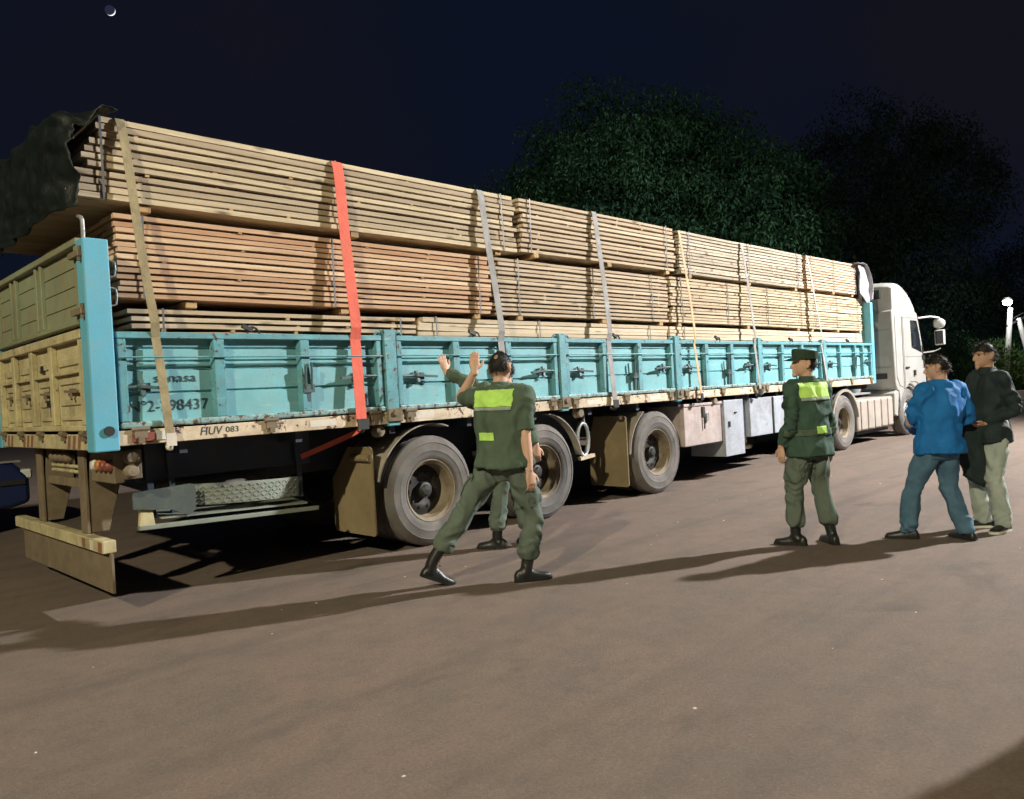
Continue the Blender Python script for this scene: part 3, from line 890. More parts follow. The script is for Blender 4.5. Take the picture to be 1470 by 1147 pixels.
# ------------------------------------------------------------------ lumber
def bundle(label, x0, x1, z0, layers, pitch, th, wd, y0=0.10, y1=2.46, nb=8, bear=(0.15, 0.5, 0.85), bands=(0.12, 0.88), stick=6, slope=0.0, bz=0.055, jx=0.05, seed=1):
    R_ = random.Random(seed)
    T = thing('lumber_bundle', ((x0 + x1) / 2, (y0 + y1) / 2, z0), label, 'lumber', 'lumber bundles loaded on the trailer')
    L = x1 - x0
    bw = (y1 - y0) / nb
    meshes = []
    for q in range(3):
        seg = 6
        vs, fs = [], []
        for i in range(seg + 1):
            t = i / seg - 0.5
            dz = 0.009 * noise.noise(Vector((t * 3, seed + q * 7.7, 0)))
            dy = 0.006 * noise.noise(Vector((t * 2.5, 0, seed + q * 5.1)))
            ch = 0.003
            for a, b_ in ((-bw / 2 + 0.003, -th / 2), (bw / 2 - 0.003, -th / 2), (bw / 2 - 0.003, th / 2), (-bw / 2 + 0.003, th / 2)):
                vs.append((t * L, a + dy, b_ + dz))
        for i in range(seg):
            for e in range(4):
                fs.append((i * 4 + e, (i + 1) * 4 + e, (i + 1) * 4 + (e + 1) % 4, i * 4 + (e + 1) % 4))
        fs += [(0, 1, 2, 3), tuple(seg * 4 + e for e in (3, 2, 1, 0))]
        me = bpy.data.meshes.new('board')
        me.from_pydata(vs, [], fs)
        me.materials.append(WOODS[wd])
        meshes.append(me)
    rl = T.location
    for k in range(layers):
        z = z0 + bz + th / 2 + k * pitch
        sh = slope * k / max(1, layers - 1)
        ljx = R_.uniform(-jx, jx)
        for b_ in range(nb):
            o = bpy.data.objects.new('board', meshes[R_.randrange(3)])
            COL.objects.link(o)
            o.parent = T
            jy = R_.uniform(-0.008, 0.010) if b_ == 0 else 0
            ex = ljx + R_.uniform(-0.03, 0.03)
            o.location = (sh / 2 + ex * 0.5, y0 + bw * (b_ + 0.5) + jy - rl.y, z - rl.z + R_.uniform(-0.0025, 0.0025))
            o.scale = (max(0.5, (L - sh - abs(ex) * 0.6) / L), 1, 1 + R_.uniform(-0.14, 0.05))
            o.rotation_euler = (math.pi if R_.random() < 0.5 else 0, R_.uniform(-0.0012, 0.0012), 0)
    # stickers
    gap = pitch - th
    if gap > 0.008:
        sm = MB()
        for q in range(stick):
            fx = (q + 0.35) / (stick - 0.3)
            for k in range(layers - 1):
                if R_.random() < 0.38:
                    continue
                x = x0 + slope + 0.05 + fx * (L - slope - 0.1) + R_.uniform(-0.06, 0.06)
                x = min(x, x1 - 0.06)
                z = z0 + bz + th + k * pitch
                sm.box(x, x + 0.030, y0 - R_.uniform(-0.05, 0.004), y1, z, z + gap)
        so = sm.build('stickers', M['bearer'], T)
        so['kind'] = 'stuff'
    for fx in bear:
        x = x0 + fx * L
        MB().box(x, x + 0.085, y0 + R_.uniform(-0.005, 0.03), y1 - 0.01, z0 + 0.001, z0 + bz - 0.003).build('bearer', M['bearer'], T, bev=0.004)
    zt = z0 + bz + (layers - 1) * pitch + th
    for fx in bands:
        x = x0 + fx * L
        w = 0.016
        a, b_, c, d = y0 - 0.013, y1 + 0.013, z0 + bz - 0.004, zt + 0.006
        t = 0.0022
        sk = R_.uniform(-0.02, 0.02)
        lb_ = MB()
        lb_.obox((x + sk, a, c), (x, a, d), w, t, (0, 1, 0))
        lb_.obox((x, a, d), (x, b_, d), w, t)
        lb_.obox((x + sk, b_, c), (x, b_, d), w, t, (0, 1, 0))
        lb_.build('steel_band', M['band'], T)
    return T

bundle('tan lumber bundle overhanging the tailgate, rearmost of the top tier', -0.14, 4.27, 2.885, 11, 0.0555, 0.0395, 'tan', bear=(0.11, 0.52, 0.93), bands=(0.055, 0.49, 0.95), stick=7, slope=0.25, seed=3)
bundle('pale lumber bundle, second from the rear in the top tier', 4.35, 7.38, 2.90, 11, 0.0550, 0.036, 'pale', bear=(0.06, 0.5, 0.93), bands=(0.05, 0.93), stick=6, seed=4)
bundle('greyish lumber bundle, third from the rear in the top tier', 7.50, 11.38, 2.88, 13, 0.0460, 0.034, 'greyish', bear=(0.05, 0.5, 0.92), bands=(0.06, 0.5, 0.94), stick=5, seed=5)
bundle('pinkish lumber bundle nearest the cab in the top tier', 11.46, 13.76, 2.90, 12, 0.0490, 0.036, 'pink', bear=(0.1, 0.5, 0.9), bands=(0.10, 0.52, 0.96), stick=4, seed=6)
bundle('reddish brown lumber bundle, rearmost of the middle tier', 0.17, 3.86, 2.195, 13, 0.0470, 0.034, 'red', bear=(0.13, 0.5, 0.93), bands=(0.05, 0.48, 0.95), stick=6, seed=7)
bundle('pale lumber bundle, second from the rear in the middle tier', 3.94, 7.15, 2.195, 13, 0.0480, 0.032, 'pale', bear=(0.09, 0.55, 0.93), bands=(0.10, 0.50, 0.88), stick=6, seed=8)
bundle('sap-stained lumber bundle, third from the rear in the middle tier', 7.22, 11.42, 2.195, 14, 0.0450, 0.034, 'stained', bear=(0.04, 0.5, 0.92), bands=(0.06, 0.36, 0.66, 0.95), stick=6, seed=9)
bundle('sap-stained lumber bundle nearest the cab in the middle tier', 11.48, 13.96, 2.195, 14, 0.0450, 0.034, 'stained', bear=(0.08, 0.5, 0.93), bands=(0.12, 0.5, 0.9), stick=4, seed=10)
bundle('pale lumber bundle with gaps between boards, showing above the first side panel', 0.20, 2.82, 1.33, 15, 0.0540, 0.032, 'pale', bear=(0.1, 0.5, 0.9), bands=(0.10, 0.93), stick=5, seed=12)
bundle('close-stacked creamy lumber bundle showing above the middle side panels', 2.86, 7.10, 1.33, 18, 0.0450, 0.0425, 'cream', bear=(0.1, 0.5, 0.9), bands=(0.05, 0.4, 0.9), stick=5, seed=13)
bundle('close-stacked creamy lumber bundle showing above the side panels nearest the cab', 7.16, 13.90, 1.33, 18, 0.0450, 0.0425, 'cream', bear=(0.1, 0.5, 0.9), bands=(0.05, 0.35, 0.65, 0.95), stick=5, seed=14)

# ------------------------------------------------------------------ load straps
def ribbon(pts, w, th, name, mat, parent, wdir=(1, 0, 0), sub=6):
    P = [Vector(p) for p in pts]
    wd = Vector(wdir)
    vs, fs = [], []
    N = len(P)
    for i in range(N):
        d = (P[min(i + 1, N - 1)] - P[max(i - 1, 0)]).normalized()
        a = (wd - d * wd.dot(d)).normalized()
        nn = a.cross(d)
        for sa, sn in ((-1, -1), (1, -1), (1, 1), (-1, 1)):
            vs.append(P[i] + a * sa * w / 2 + nn * sn * th / 2)
    for i in range(N - 1):
        for e in range(4):
            fs.append((i * 4 + e, i * 4 + (e + 1) % 4, (i + 1) * 4 + (e + 1) % 4, (i + 1) * 4 + e))
    fs += [(0, 1, 2, 3), tuple((N - 1) * 4 + e for e in (3, 2, 1, 0))]
    return MB().add(vs, fs).build(name, mat, parent)

def strap(label, xt, xb, zt, w, mat, seed, tail=False):
    R_ = random.Random(seed)
    T = thing('load_strap', (xb, -0.06, 1.19), label, 'strap', 'straps tying down the lumber')
    pts = [(xt - 0.02, 2.55, zt + 0.004), (xt - 0.015, 1.3, zt + 0.010), (xt, 0.16, zt + 0.012), (xt, 0.085, zt + 0.004), (xt, 0.070, zt - 0.03)]
    n = 22
    for i in range(1, n + 1):
        t = i / n
        z = (zt - 0.03) * (1 - t) + 1.235 * t
        y = 0.070 * (1 - t) + (-0.094) * t
        if z > 2.0:
            y = min(y, 0.070 - (0.070 + 0.075) * (zt - z) / (zt - 2.0) )
        x = xt * (1 - t) + xb * t
        pts.append((x + 0.006 * math.sin(t * 9 + seed), y - 0.004 * math.sin(t * math.pi), z))
    ribbon(pts, w, 0.004, 'webbing', M[mat], T)
    hk = MB().box(xb - w / 2 - 0.004, xb + w / 2 + 0.004, -0.112, -0.098, 1.17, 1.262).tube([(xb, -0.10, 1.18), (xb, -0.085, 1.150), (xb, -0.03, 1.155), (xb, -0.01, 1.185)], [0.014] * 4, 8)
    hk.build('hook', M['tape_white'] if mat == 'olive_strap' else M['iron'], T)
    return T
ZT = 3.535
strap('worn olive load strap over the overhanging lumber, nearest the tailgate', 0.235, 0.395, 3.525, 0.062, 'olive_strap', 1)
rs = strap('wide bright red load strap over the lumber', 2.03, 2.03, 3.525, 0.105, 'red_strap', 2)
ribbon([(2.03, -0.085, 1.19), (2.02, -0.02, 1.15), (1.98, 0.08, 1.11), (1.88, 0.16, 1.06), (1.76, 0.23, 1.01), (1.64, 0.29, 0.96)], 0.045, 0.005, 'strap_tail', M['red_strap'], rs, (0.3, 0, 1))
strap('wide grey load strap just forward of the red one', 3.74, 3.84, 3.525, 0.085, 'grey_strap', 3)
strap('grey load strap across the second pale bundle from the rear', 5.62, 5.62, 3.54, 0.085, 'grey_strap', 4)
strap('narrow tan load strap at the start of the third bundle', 7.47, 7.55, 3.50, 0.05, 'tan_strap', 5)
strap('narrow grey load strap over the middle of the third top bundle', 9.20, 9.24, 3.50, 0.06, 'grey_strap', 6)
strap('narrow grey load strap nearest the cab', 11.50, 11.72, 3.515, 0.06, 'grey_strap', 7)

# ------------------------------------------------------------------ tarpaulins
def sheet(name, fn, nu, nv, mat, label, cat, th=0.006, base=(0, 0, 0)):
    vs = [fn(i / nu, j / nv) for i in range(nu + 1) for j in range(nv + 1)]
    fs = [(i * (nv + 1) + j, (i + 1) * (nv + 1) + j, (i + 1) * (nv + 1) + j + 1, i * (nv + 1) + j + 1) for i in range(nu) for j in range(nv)]
    me = bpy.data.meshes.new(name)
    me.from_pydata([tuple(Vector(v) - Vector(base)) for v in vs], [], fs)
    o = link(name, me, mat, None, 'all')
    o.location = base
    s_ = o.modifiers.new('thick', 'SOLIDIFY')
    s_.thickness = th
    return tag(o, label, cat)

def dark_tarp(u, v):
    # u: from the top of the load (0) over the rear edge and down (1); v: across, near side (0) to far side (1)
    y = -0.02 + v * 2.6
    path = [(0.14, 3.548), (0.0, 3.556), (-0.13, 3.55), (-0.205, 3.43), (-0.225, 3.2), (-0.22, 2.95), (-0.225, 2.76)]  # rear drop lengthened past the real hem to keep the lumber ends dark
    near = max(0.0, 1 - v / 0.16)
    um = u * (1 - 0.22 * near)
    t = um * (len(path) - 1)
    i = min(int(t), len(path) - 2)
    f = t - i
    x = path[i][0] * (1 - f) + path[i + 1][0] * f
    z = path[i][1] * (1 - f) + path[i + 1][1] * f
    x += 0.05 * near
    z -= 0.16 * near ** 2 * min(1, max(0, (u - 0.15) * 5))
    x += 0.14 * near * max(0, u - 0.45)
    p = Vector((u * 3.0, y * 2.2, 1.7))
    a = noise.noise(p * 1.7) + 0.5 * noise.noise(p * 4.1) + 0.3 * noise.noise(p * 9.0)
    amp = 0.05 if u > 0.25 else 0.02
    x -= amp * a * (0.4 + u)
    z += amp * abs(a) * (1.0 if u < 0.5 else 0.2)
    y += 0.04 * noise.noise(p * 3.3 + Vector((9, 0, 0)))
    z += 0.06 * noise.noise(Vector((y * 3.1, 0.4, 2))) * (u ** 4)
    return (x, y, z)
sheet('tarpaulin', dark_tarp, 60, 90, M['tarp_dark'], 'crumpled dark tarpaulin hanging over the rear end of the top lumber', 'tarpaulin', 0.005, (0, 1.3, 3.4))

def white_tarp(u, v):
    y = -0.02 + v * 2.6
    near = max(0.0, 1 - v / 0.14)
    path = [(13.58, 3.545), (13.80, 3.56), (14.02, 3.53), (14.22, 3.36), (14.27, 3.08), (14.22, 2.84)]
    t = u * (len(path) - 1)
    i = min(int(t), len(path) - 2)
    f = t - i
    x = path[i][0] * (1 - f) + path[i + 1][0] * f
    z = path[i][1] * (1 - f) + path[i + 1][1] * f
    p = Vector((u * 3.0, y * 2.4, 5.3))
    a = noise.noise(p * 1.6) + 0.5 * noise.noise(p * 4.3)
    x += 0.05 * a * u
    z += 0.03 * a
    return (x, y, z)
tw = sheet('plastic_sheet', white_tarp, 36, 60, M['tarp_white'], 'pale grey plastic sheet folded over the front end of the lumber', 'plastic sheet', 0.004, (14.0, 1.3, 3.4))
def white_side(u, v):
    # side flap hanging down on the near side at the front end
    x = 13.72 + 0.53 * u
    z = 3.56 - 0.03 * u - v * (0.62 + 0.28 * u)
    if u > 0.75:
        z -= 0.10 * (u - 0.75) * (1 - v)
    p = Vector((x * 3.0, z * 3.0, 2.2))
    y = 0.045 + 0.035 * noise.noise(p) + 0.02 * noise.noise(p * 2.7) - 0.02 * v + 0.08 * max(0, u - 0.8) * 5 * 0.2
    return (x + 0.03 * noise.noise(p * 1.3 + Vector((3, 1, 0))), y, z)
n_u, n_v = 18, 26
vs = [white_side(i / n_u, j / n_v) for i in range(n_u + 1) for j in range(n_v + 1)]
fs = [(i * (n_v + 1) + j, (i + 1) * (n_v + 1) + j, (i + 1) * (n_v + 1) + j + 1, i * (n_v + 1) + j + 1) for i in range(n_u) for j in range(n_v)]
sf = MB().add(vs, fs).build('side_flap', M['tarp_white'], tw, smooth='all', fix=False)
sm_ = sf.modifiers.new('thick', 'SOLIDIFY')
sm_.thickness = 0.004

# ------------------------------------------------------------------ truck tractor
TC = thing('truck_tractor', (15.2, 1.3, 0), 'white high-roof truck cab and chassis pulling the lumber trailer', 'truck')
CY0, CY1 = 0.06, 2.54
def arch(cx, r, a0, a1, n=12):
    return [(cx + r * math.cos(math.radians(a0 + (a1 - a0) * i / n)), 0.5 + r * math.sin(math.radians(a0 + (a1 - a0) * i / n))) for i in range(n + 1)]
prof = [(15.52, 1.16), (15.50, 2.66), (15.53, 2.72), (16.9, 2.74), (17.06, 2.70), (17.20, 2.35), (17.42, 1.74), (17.47, 1.70), (17.50, 1.15), (17.52, 1.10), (17.52, 0.42), (17.46, 0.34), (16.98, 0.34)] + arch(16.36, 0.62, 12, 158) + [(15.72, 0.98), (15.60, 1.02)]
cabo = MB().prism(prof, 'Y', CY0, CY1).build('cab_body', M['cab'], TC, smooth=True, bev=0.03, seg=3)
# roof fairing, tapering towards the top
rf = [(15.53, 2.70), (15.56, 3.24), (15.66, 3.325), (15.95, 3.345), (16.25, 3.29), (16.55, 3.16), (16.82, 2.98), (17.00, 2.80), (17.04, 2.70)]
vs, fs = [], []
secs = [(0.0, 0.0), (0.03, 0.55), (0.10, 0.93), (0.22, 1.0), (0.5, 1.01), (0.78, 1.0), (0.90, 0.93), (0.97, 0.55), (1.0, 0.0)]
for yf, hf in secs:
    y = CY0 + 0.02 + (CY1 - CY0 - 0.04) * yf
    for (x, z) in rf:
        zz = 2.70 + (z - 2.70) * (0.90 + 0.10 * hf)
        xx = x - (0.04 * (1 - hf) if x > 16.2 else -0.03 * (1 - hf))
        vs.append((xx, y, zz))
n = len(rf)
for i in range(len(secs) - 1):
    for k in range(n - 1):
        fs.append((i * n + k, i * n + k + 1, (i + 1) * n + k + 1, (i + 1) * n + k))
    fs.append((i * n + n - 1, i * n, (i + 1) * n, (i + 1) * n + n - 1))
fs += [tuple(range(n)), tuple((len(secs) - 1) * n + k for k in range(n))[::-1]]
rfo = MB().add(vs, fs).build('roof_fairing', M['cab'], TC, smooth=True, bev=0.012, seg=2)
MB().box(15.515, 15.56, 0.30, 0.62, 2.98, 3.17).build('rear_vent', M['black'], rfo, bev=0.01)
# rear wall details
MB().box(15.492, 15.515, 0.22, 0.46, 1.26, 1.38).build('rear_vent', M['black'], cabo, bev=0.01)
MB().box(15.492, 15.515, 0.46, 0.62, 1.62, 1.90).build('rear_vent', M['black'], cabo, bev=0.01)
MB().box(15.40, 15.505, 0.9, 1.7, 1.3, 2.5).build('air_intake', M['cab_grey'], cabo, bev=0.02)
for z in (1.5, 2.3):
    MB().box(15.494, 15.506, 0.12, 2.48, z, z + 0.012).build('rear_seam', M['cab_grey'], cabo)
# side fairing behind the cab
# door
for y, s_ in ((CY0, -1), (CY1, 1)):
    ya, yb_ = sorted((y + s_ * 0.004, y + s_ * 0.016))
    do = MB().prism([(16.02, 1.03), (16.02, 2.60), (16.98, 2.60), (17.10, 2.33), (17.30, 1.74), (17.32, 1.12), (17.02, 1.08), (16.75, 1.16), (16.4, 1.17)], 'Y', ya, yb_).build('door', M['cab'], TC, bev=0.006)
    yc, yd = sorted((y + s_ * 0.014, y + s_ * 0.022))
    MB().prism([(16.55, 1.92), (16.52, 2.52), (16.94, 2.52), (17.06, 2.28), (17.22, 1.80)], 'Y', yc, yd).build('door_window', M['glass'], do, bev=0.004)
    ye, yf = sorted((y + s_ * 0.016, y + s_ * 0.045))
    MB().box(16.10, 16.30, ye, yf, 1.46, 1.50).build('door_handle', M['black'], do, bev=0.006)
    MB().box(16.60, 16.68, ye - 0.005, yf - 0.008, 1.30, 1.42).build('step_latch', M['black'], do)
    yg, yh = sorted((y + s_ * 0.003, y + s_ * 0.012))
    MB().prism([(15.60, 1.30), (15.60, 2.60), (15.98, 2.60), (15.98, 1.06), (15.75, 1.10)], 'Y', yg, yh).build('sleeper_panel', M['cab'], TC, bev=0.005)
    MB().obox((17.20, y + s_ * 0.02, 1.70), (17.40, y + s_ * 0.02, 1.70), 0.10, 0.03, (0, 1, 0)).build('door_sill_trim', M['black'], do)
    MB().obox((17.33, y + s_ * 0.018, 1.45), (17.24, y + s_ * 0.018, 1.98), 0.05, 0.02, (0, 1, 0)).build('wind_deflector', M['black'], do)
    yk, yl = sorted((y + s_ * 0.0165, y + s_ * 0.0175))
    for a_, b_ in (((16.05, 1.06), (16.05, 2.57)), ((16.05, 2.57), (16.95, 2.57)), ((16.05, 1.72), (17.28, 1.72))):
        MB().obox((a_[0], y + s_ * 0.0165, a_[1]), (b_[0], y + s_ * 0.0165, b_[1]), 0.002, 0.014, (0, 1, 0)).build('door_seam', M['cab_grey'], do)
    # mirrors on an arm
    ma = MB().tube([(17.10, y + s_ * 0.01, 2.58), (17.30, y + s_ * 0.20, 2.60), (17.46, y + s_ * 0.34, 2.56)], [0.022] * 3, 8)
    ma.tube([(17.30, y + s_ * 0.01, 1.80), (17.40, y + s_ * 0.2, 1.82), (17.46, y + s_ * 0.34, 1.88)], [0.016] * 3, 8)
    mo = ma.build('mirror_arm', M['mirror'], TC, smooth=True)
    MB().box(17.42, 17.54, *sorted((y + s_ * 0.23, y + s_ * 0.43)), 1.95, 2.30).build('mirror', M['mirror'], mo, bev=0.03, seg=3)
    MB().ball((17.47, y + s_ * 0.33, 2.44), (0.06, 0.13, 0.12), 14, 10).build('mirror', M['mirror'], mo, smooth=True)
    MB().box(17.412, 17.424, *sorted((y + s_ * 0.25, y + s_ * 0.41)), 1.98, 2.27).build('mirror_glass', M['glass'], mo)
MB().add([(17.225, 0.16, 2.33), (17.44, 0.12, 1.76), (17.44, 2.48, 1.76), (17.225, 2.44, 2.33), (17.10, 0.2, 2.64), (17.10, 2.4, 2.64),
          (17.245, 0.16, 2.34), (17.46, 0.12, 1.77), (17.46, 2.48, 1.77), (17.245, 2.44, 2.34), (17.12, 0.2, 2.66), (17.12, 2.4, 2.66)],
         [(0, 1, 2, 3), (4, 0, 3, 5), (6, 9, 8, 7), (10, 11, 9, 6), (0, 6, 7, 1), (1, 7, 8, 2), (2, 8, 9, 3), (3, 9, 11, 5), (5, 11, 10, 4), (4, 10, 6, 0)]).build('windscreen', M['glass'], TC)
for y in (0.35, 2.05):
    MB().box(17.515, 17.54, y, y + 0.25, 0.72, 0.90).build('headlight', M['white_lens'], TC, bev=0.01)
MB().box(17.515, 17.53, 0.7, 1.9, 1.2, 1.6).build('grille', M['black'], TC, bev=0.01)
# chassis, fifth wheel, tanks
for y in (0.86, 1.62):
    MB().box(11.75, 17.0, y, y + 0.10, 0.72, 0.96).build('chassis_rail', M['chassis'], TC, bev=0.006)
MB().lathe([(0, 0.0), (0.5, 0.0), (0.5, 0.10), (0, 0.10)], (12.75, 1.3, 1.04), 28, 'Z').build('fifth_wheel', M['chassis'], TC)
MB().box(12.35, 13.15, 0.95, 1.63, 0.96, 1.04).build('fifth_wheel_mount', M['chassis'], TC)
sk = MB().box(13.50, 15.42, 0.10, 0.70, 0.28, 0.90).build('tank_skirt', M['skirt'], TC, bev=0.05, seg=3)
for k in range(5):
    x = 13.62 + k * 0.36
    MB().box(x, x + 0.26, 0.075, 0.12, 0.31, 0.875).build('skirt_panel', M['skirt'], sk, bev=0.03, seg=2)
MB().box(13.7, 15.4, 0.22, 0.8, 0.20, 0.28).build('tank_base', M['chassis'], TC)
MB().box(13.3, 15.45, 0.55, 2.05, 0.962, 1.0).build('catwalk', M['galv'], TC)
MB().box(13.55, 15.4, 1.85, 2.5, 0.3, 0.9).build('fuel_tank', M['skirt'], TC, bev=0.06, seg=3)
MB().lathe([(0, -0.10), (0.14, -0.08), (0.16, 0.0), (0.16, 0.5), (0.12, 0.55), (0, 0.56)], (15.1, 0.8, 1.05), 18, 'Z').build('air_filter', M['cab_grey'], TC, smooth=True)
MB().prism([(15.46, 0.50), (15.62, 0.46), (15.74, 0.98), (15.60, 1.01), (15.46, 0.95)], 'Y', 0.08, 0.62).build('arch_liner', M['cab'], TC, bev=0.01)
def tguard(x, r, a0, a1, y0, y1, m, th=0.014, n=18):
    vs, fs = [], []
    for i in range(n + 1):
        a = math.radians(a0 + (a1 - a0) * i / n)
        for rr, yy in ((r, y0), (r, y1), (r + th, y1), (r + th, y0)):
            vs.append((x + rr * math.cos(a), yy, 0.5 + rr * math.sin(a)))
    for i in range(n):
        for q in range(4):
            fs.append((i * 4 + q, i * 4 + (q + 1) % 4, (i + 1) * 4 + (q + 1) % 4, (i + 1) * 4 + q))
    fs += [(0, 1, 2, 3), tuple(n * 4 + q for q in (3, 2, 1, 0))]
    return MB().add(vs, fs).build('mudguard', M[m], TC, smooth=True)
for y0, y1 in ((0.03, 0.66), (1.94, 2.57)):
    tguard(12.75, 0.60, 10, 165, y0, y1, 'cab_grey')
    tguard(12.75, 0.59, 8, 167, y0 - 0.012, y0 + 0.03, 'fender', 0.05)
    tguard(16.36, 0.575, 20, 175, y0 + 0.05, y1 - 0.05, 'cab')
for y, s_ in ((0.05, 1), (2.55, -1)):
    wheel(TC, 12.75, y, 0.515, s_, 'rim', True)
    wheel(TC, 12.75, y + s_ * 0.31, 0.515, s_)
    wheel(TC, 16.36, y + s_ * 0.04, 0.515, s_, 'galv', False)
for x in (12.75, 16.36):
    MB().box(x - 0.07, x + 0.07, 0.3, 2.3, 0.44, 0.58).build('axle', M['chassis'], TC, bev=0.02)

# ------------------------------------------------------------------ people
M['skin'] = cloth('skin', (0.56, 0.36, 0.26), 0.08, 0.55, 300, 0.35, wrinkle=0.06)
M['skin2'] = cloth('darker_skin', (0.46, 0.29, 0.20), 0.08, 0.55, 300, 0.35, wrinkle=0.06)
M['hair'] = cloth('short_black_hair', (0.016, 0.014, 0.013), 0.4, 0.6, 200, 0.4)
M['eye'] = plain('eye', (0.03, 0.025, 0.02), 0.2)
M['uniform'] = cloth('olive_green_uniform', (0.080, 0.118, 0.084), 0.16, 0.9, 320)
M['uniform_dark'] = cloth('dark_green_uniform', (0.048, 0.092, 0.070), 0.16, 0.85, 320)
M['trouser_green'] = cloth('grey_green_trousers', (0.112, 0.145, 0.118), 0.14, 0.92, 320)
M['reflect'] = cloth('yellow_green_reflective_fabric', (0.46, 0.78, 0.16), 0.14, 0.6, 200)
M['reflect_grey'] = cloth('grey_reflective_tape', (0.30, 0.36, 0.33), 0.1, 0.5, 200)
M['blue'] = cloth('bright_blue_jacket', (0.014, 0.150, 0.43), 0.18, 0.75, 280, 0.2)
M['denim'] = cloth('blue_grey_jeans', (0.072, 0.145, 0.215), 0.28, 0.9, 350)
M['dark_jacket'] = cloth('dark_green_black_jacket', (0.018, 0.030, 0.032), 0.3, 0.75, 280)
M['pale_trousers'] = cloth('pale_grey_green_trousers', (0.33, 0.385, 0.345), 0.12, 0.9, 320)
M['boot'] = cloth('black_leather', (0.016, 0.018, 0.017), 0.3, 0.38, 120, 0.5)
M['sole_white'] = plain('white_rubber_sole', (0.62, 0.64, 0.58), 0.6)
M['cap_green'] = cloth('dark_green_cap', (0.032, 0.055, 0.034), 0.2, 0.85, 320)
UP = Vector((0, 0, 1))

def remesh(mb, name, voxel, smooth=4, fac=0.5):
    me = bpy.data.meshes.new(name)
    me.from_pydata([tuple(v) for v in mb.v], [], mb.f)
    bm = bmesh.new()
    bm.from_mesh(me)
    bmesh.ops.recalc_face_normals(bm, faces=bm.faces)
    bm.to_mesh(me)
    bm.free()
    ob = bpy.data.objects.new(name, me)
    COL.objects.link(ob)
    r = ob.modifiers.new('r', 'REMESH')
    r.mode = 'VOXEL'
    r.voxel_size = voxel
    s_ = ob.modifiers.new('s', 'SMOOTH')
    s_.iterations = smooth
    s_.factor = fac
    dg = bpy.context.evaluated_depsgraph_get()
    out = bpy.data.meshes.new_from_object(ob.evaluated_get(dg))
    out.name = name
    bpy.data.objects.remove(ob)
    bpy.data.meshes.remove(me)
    return out

def folds(me, amp, seed, scale=(7, 7, 5), joints=()):
    n = len(me.vertices)
    co = np.empty(n * 3)
    no = np.empty(n * 3)
    me.vertices.foreach_get('co', co)
    me.vertices.foreach_get('normal', no)
    co = co.reshape(-1, 3)
    no = no.reshape(-1, 3)
    d = np.zeros(n)
    for i in range(n):
        x, y, z = co[i]
        w = noise.noise(Vector((x * 3 + seed, y * 3, z * 3)))
        a = noise.noise(Vector((x * scale[0] + w * 1.5, y * scale[1] + seed, z * scale[2] + w * 2)))
        b_ = noise.noise(Vector((x * 16 + seed, y * 16, z * 11 + w * 3)))
        e = noise.noise(Vector((x * 5 + y * 4, y * 5 - x * 2 + seed, z * 3.2 + x * 3 + w * 2.5)))
        d[i] = amp * (0.7 - 2.4 * abs(a)) * 0.65 + amp * (0.55 - 2.2 * abs(e)) * 0.75 + amp * 0.35 * b_
    for (jp, rad, ja, axis) in joints:
        jp = np.array(jp)
        ax = np.array(Vector(axis).normalized())
        v = co - jp
        r = np.linalg.norm(v, axis=1)
        fall = np.clip(1 - r / rad, 0, 1) ** 0.8
        al = v @ ax
        ph = np.array([noise.noise(Vector((c[0] * 9 + seed, c[1] * 9, c[2] * 4))) for c in co[fall > 0]])
        dd = np.zeros(n)
        ms = np.array([noise.noise(Vector((c[0] * 6, c[1] * 6 + seed, c[2] * 6))) for c in co[fall > 0]])
        dd[fall > 0] = np.sin(al[fall > 0] * 85 + ph * 11.0) * np.clip(0.35 + 1.6 * ms, 0, 1.2)
        d += ja * fall * dd
    co += no * d[:, None]
    me.vertices.foreach_set('co', co.ravel())
    me.update()

def place(me, name, mat, parent, smooth='all'):
    off = root_loc(parent)
    me.transform(Matrix.Translation(-off))
    me.materials.clear()
    return link(name, me, mat, parent, smooth)

def ik(a, b, l1, l2, pole):
    a, b, pole = Vector(a), Vector(b), Vector(pole)
    v = b - a
    d = min(v.length, (l1 + l2) * 0.999)
    dirv = v.normalized()
    x = (l1 * l1 - l2 * l2 + d * d) / (2 * d)
    h = math.sqrt(max(l1 * l1 - x * x, 0))
    pp = (pole - dirv * pole.dot(dirv)).normalized()
    return a + dirv * x + pp * h, a + dirv * d

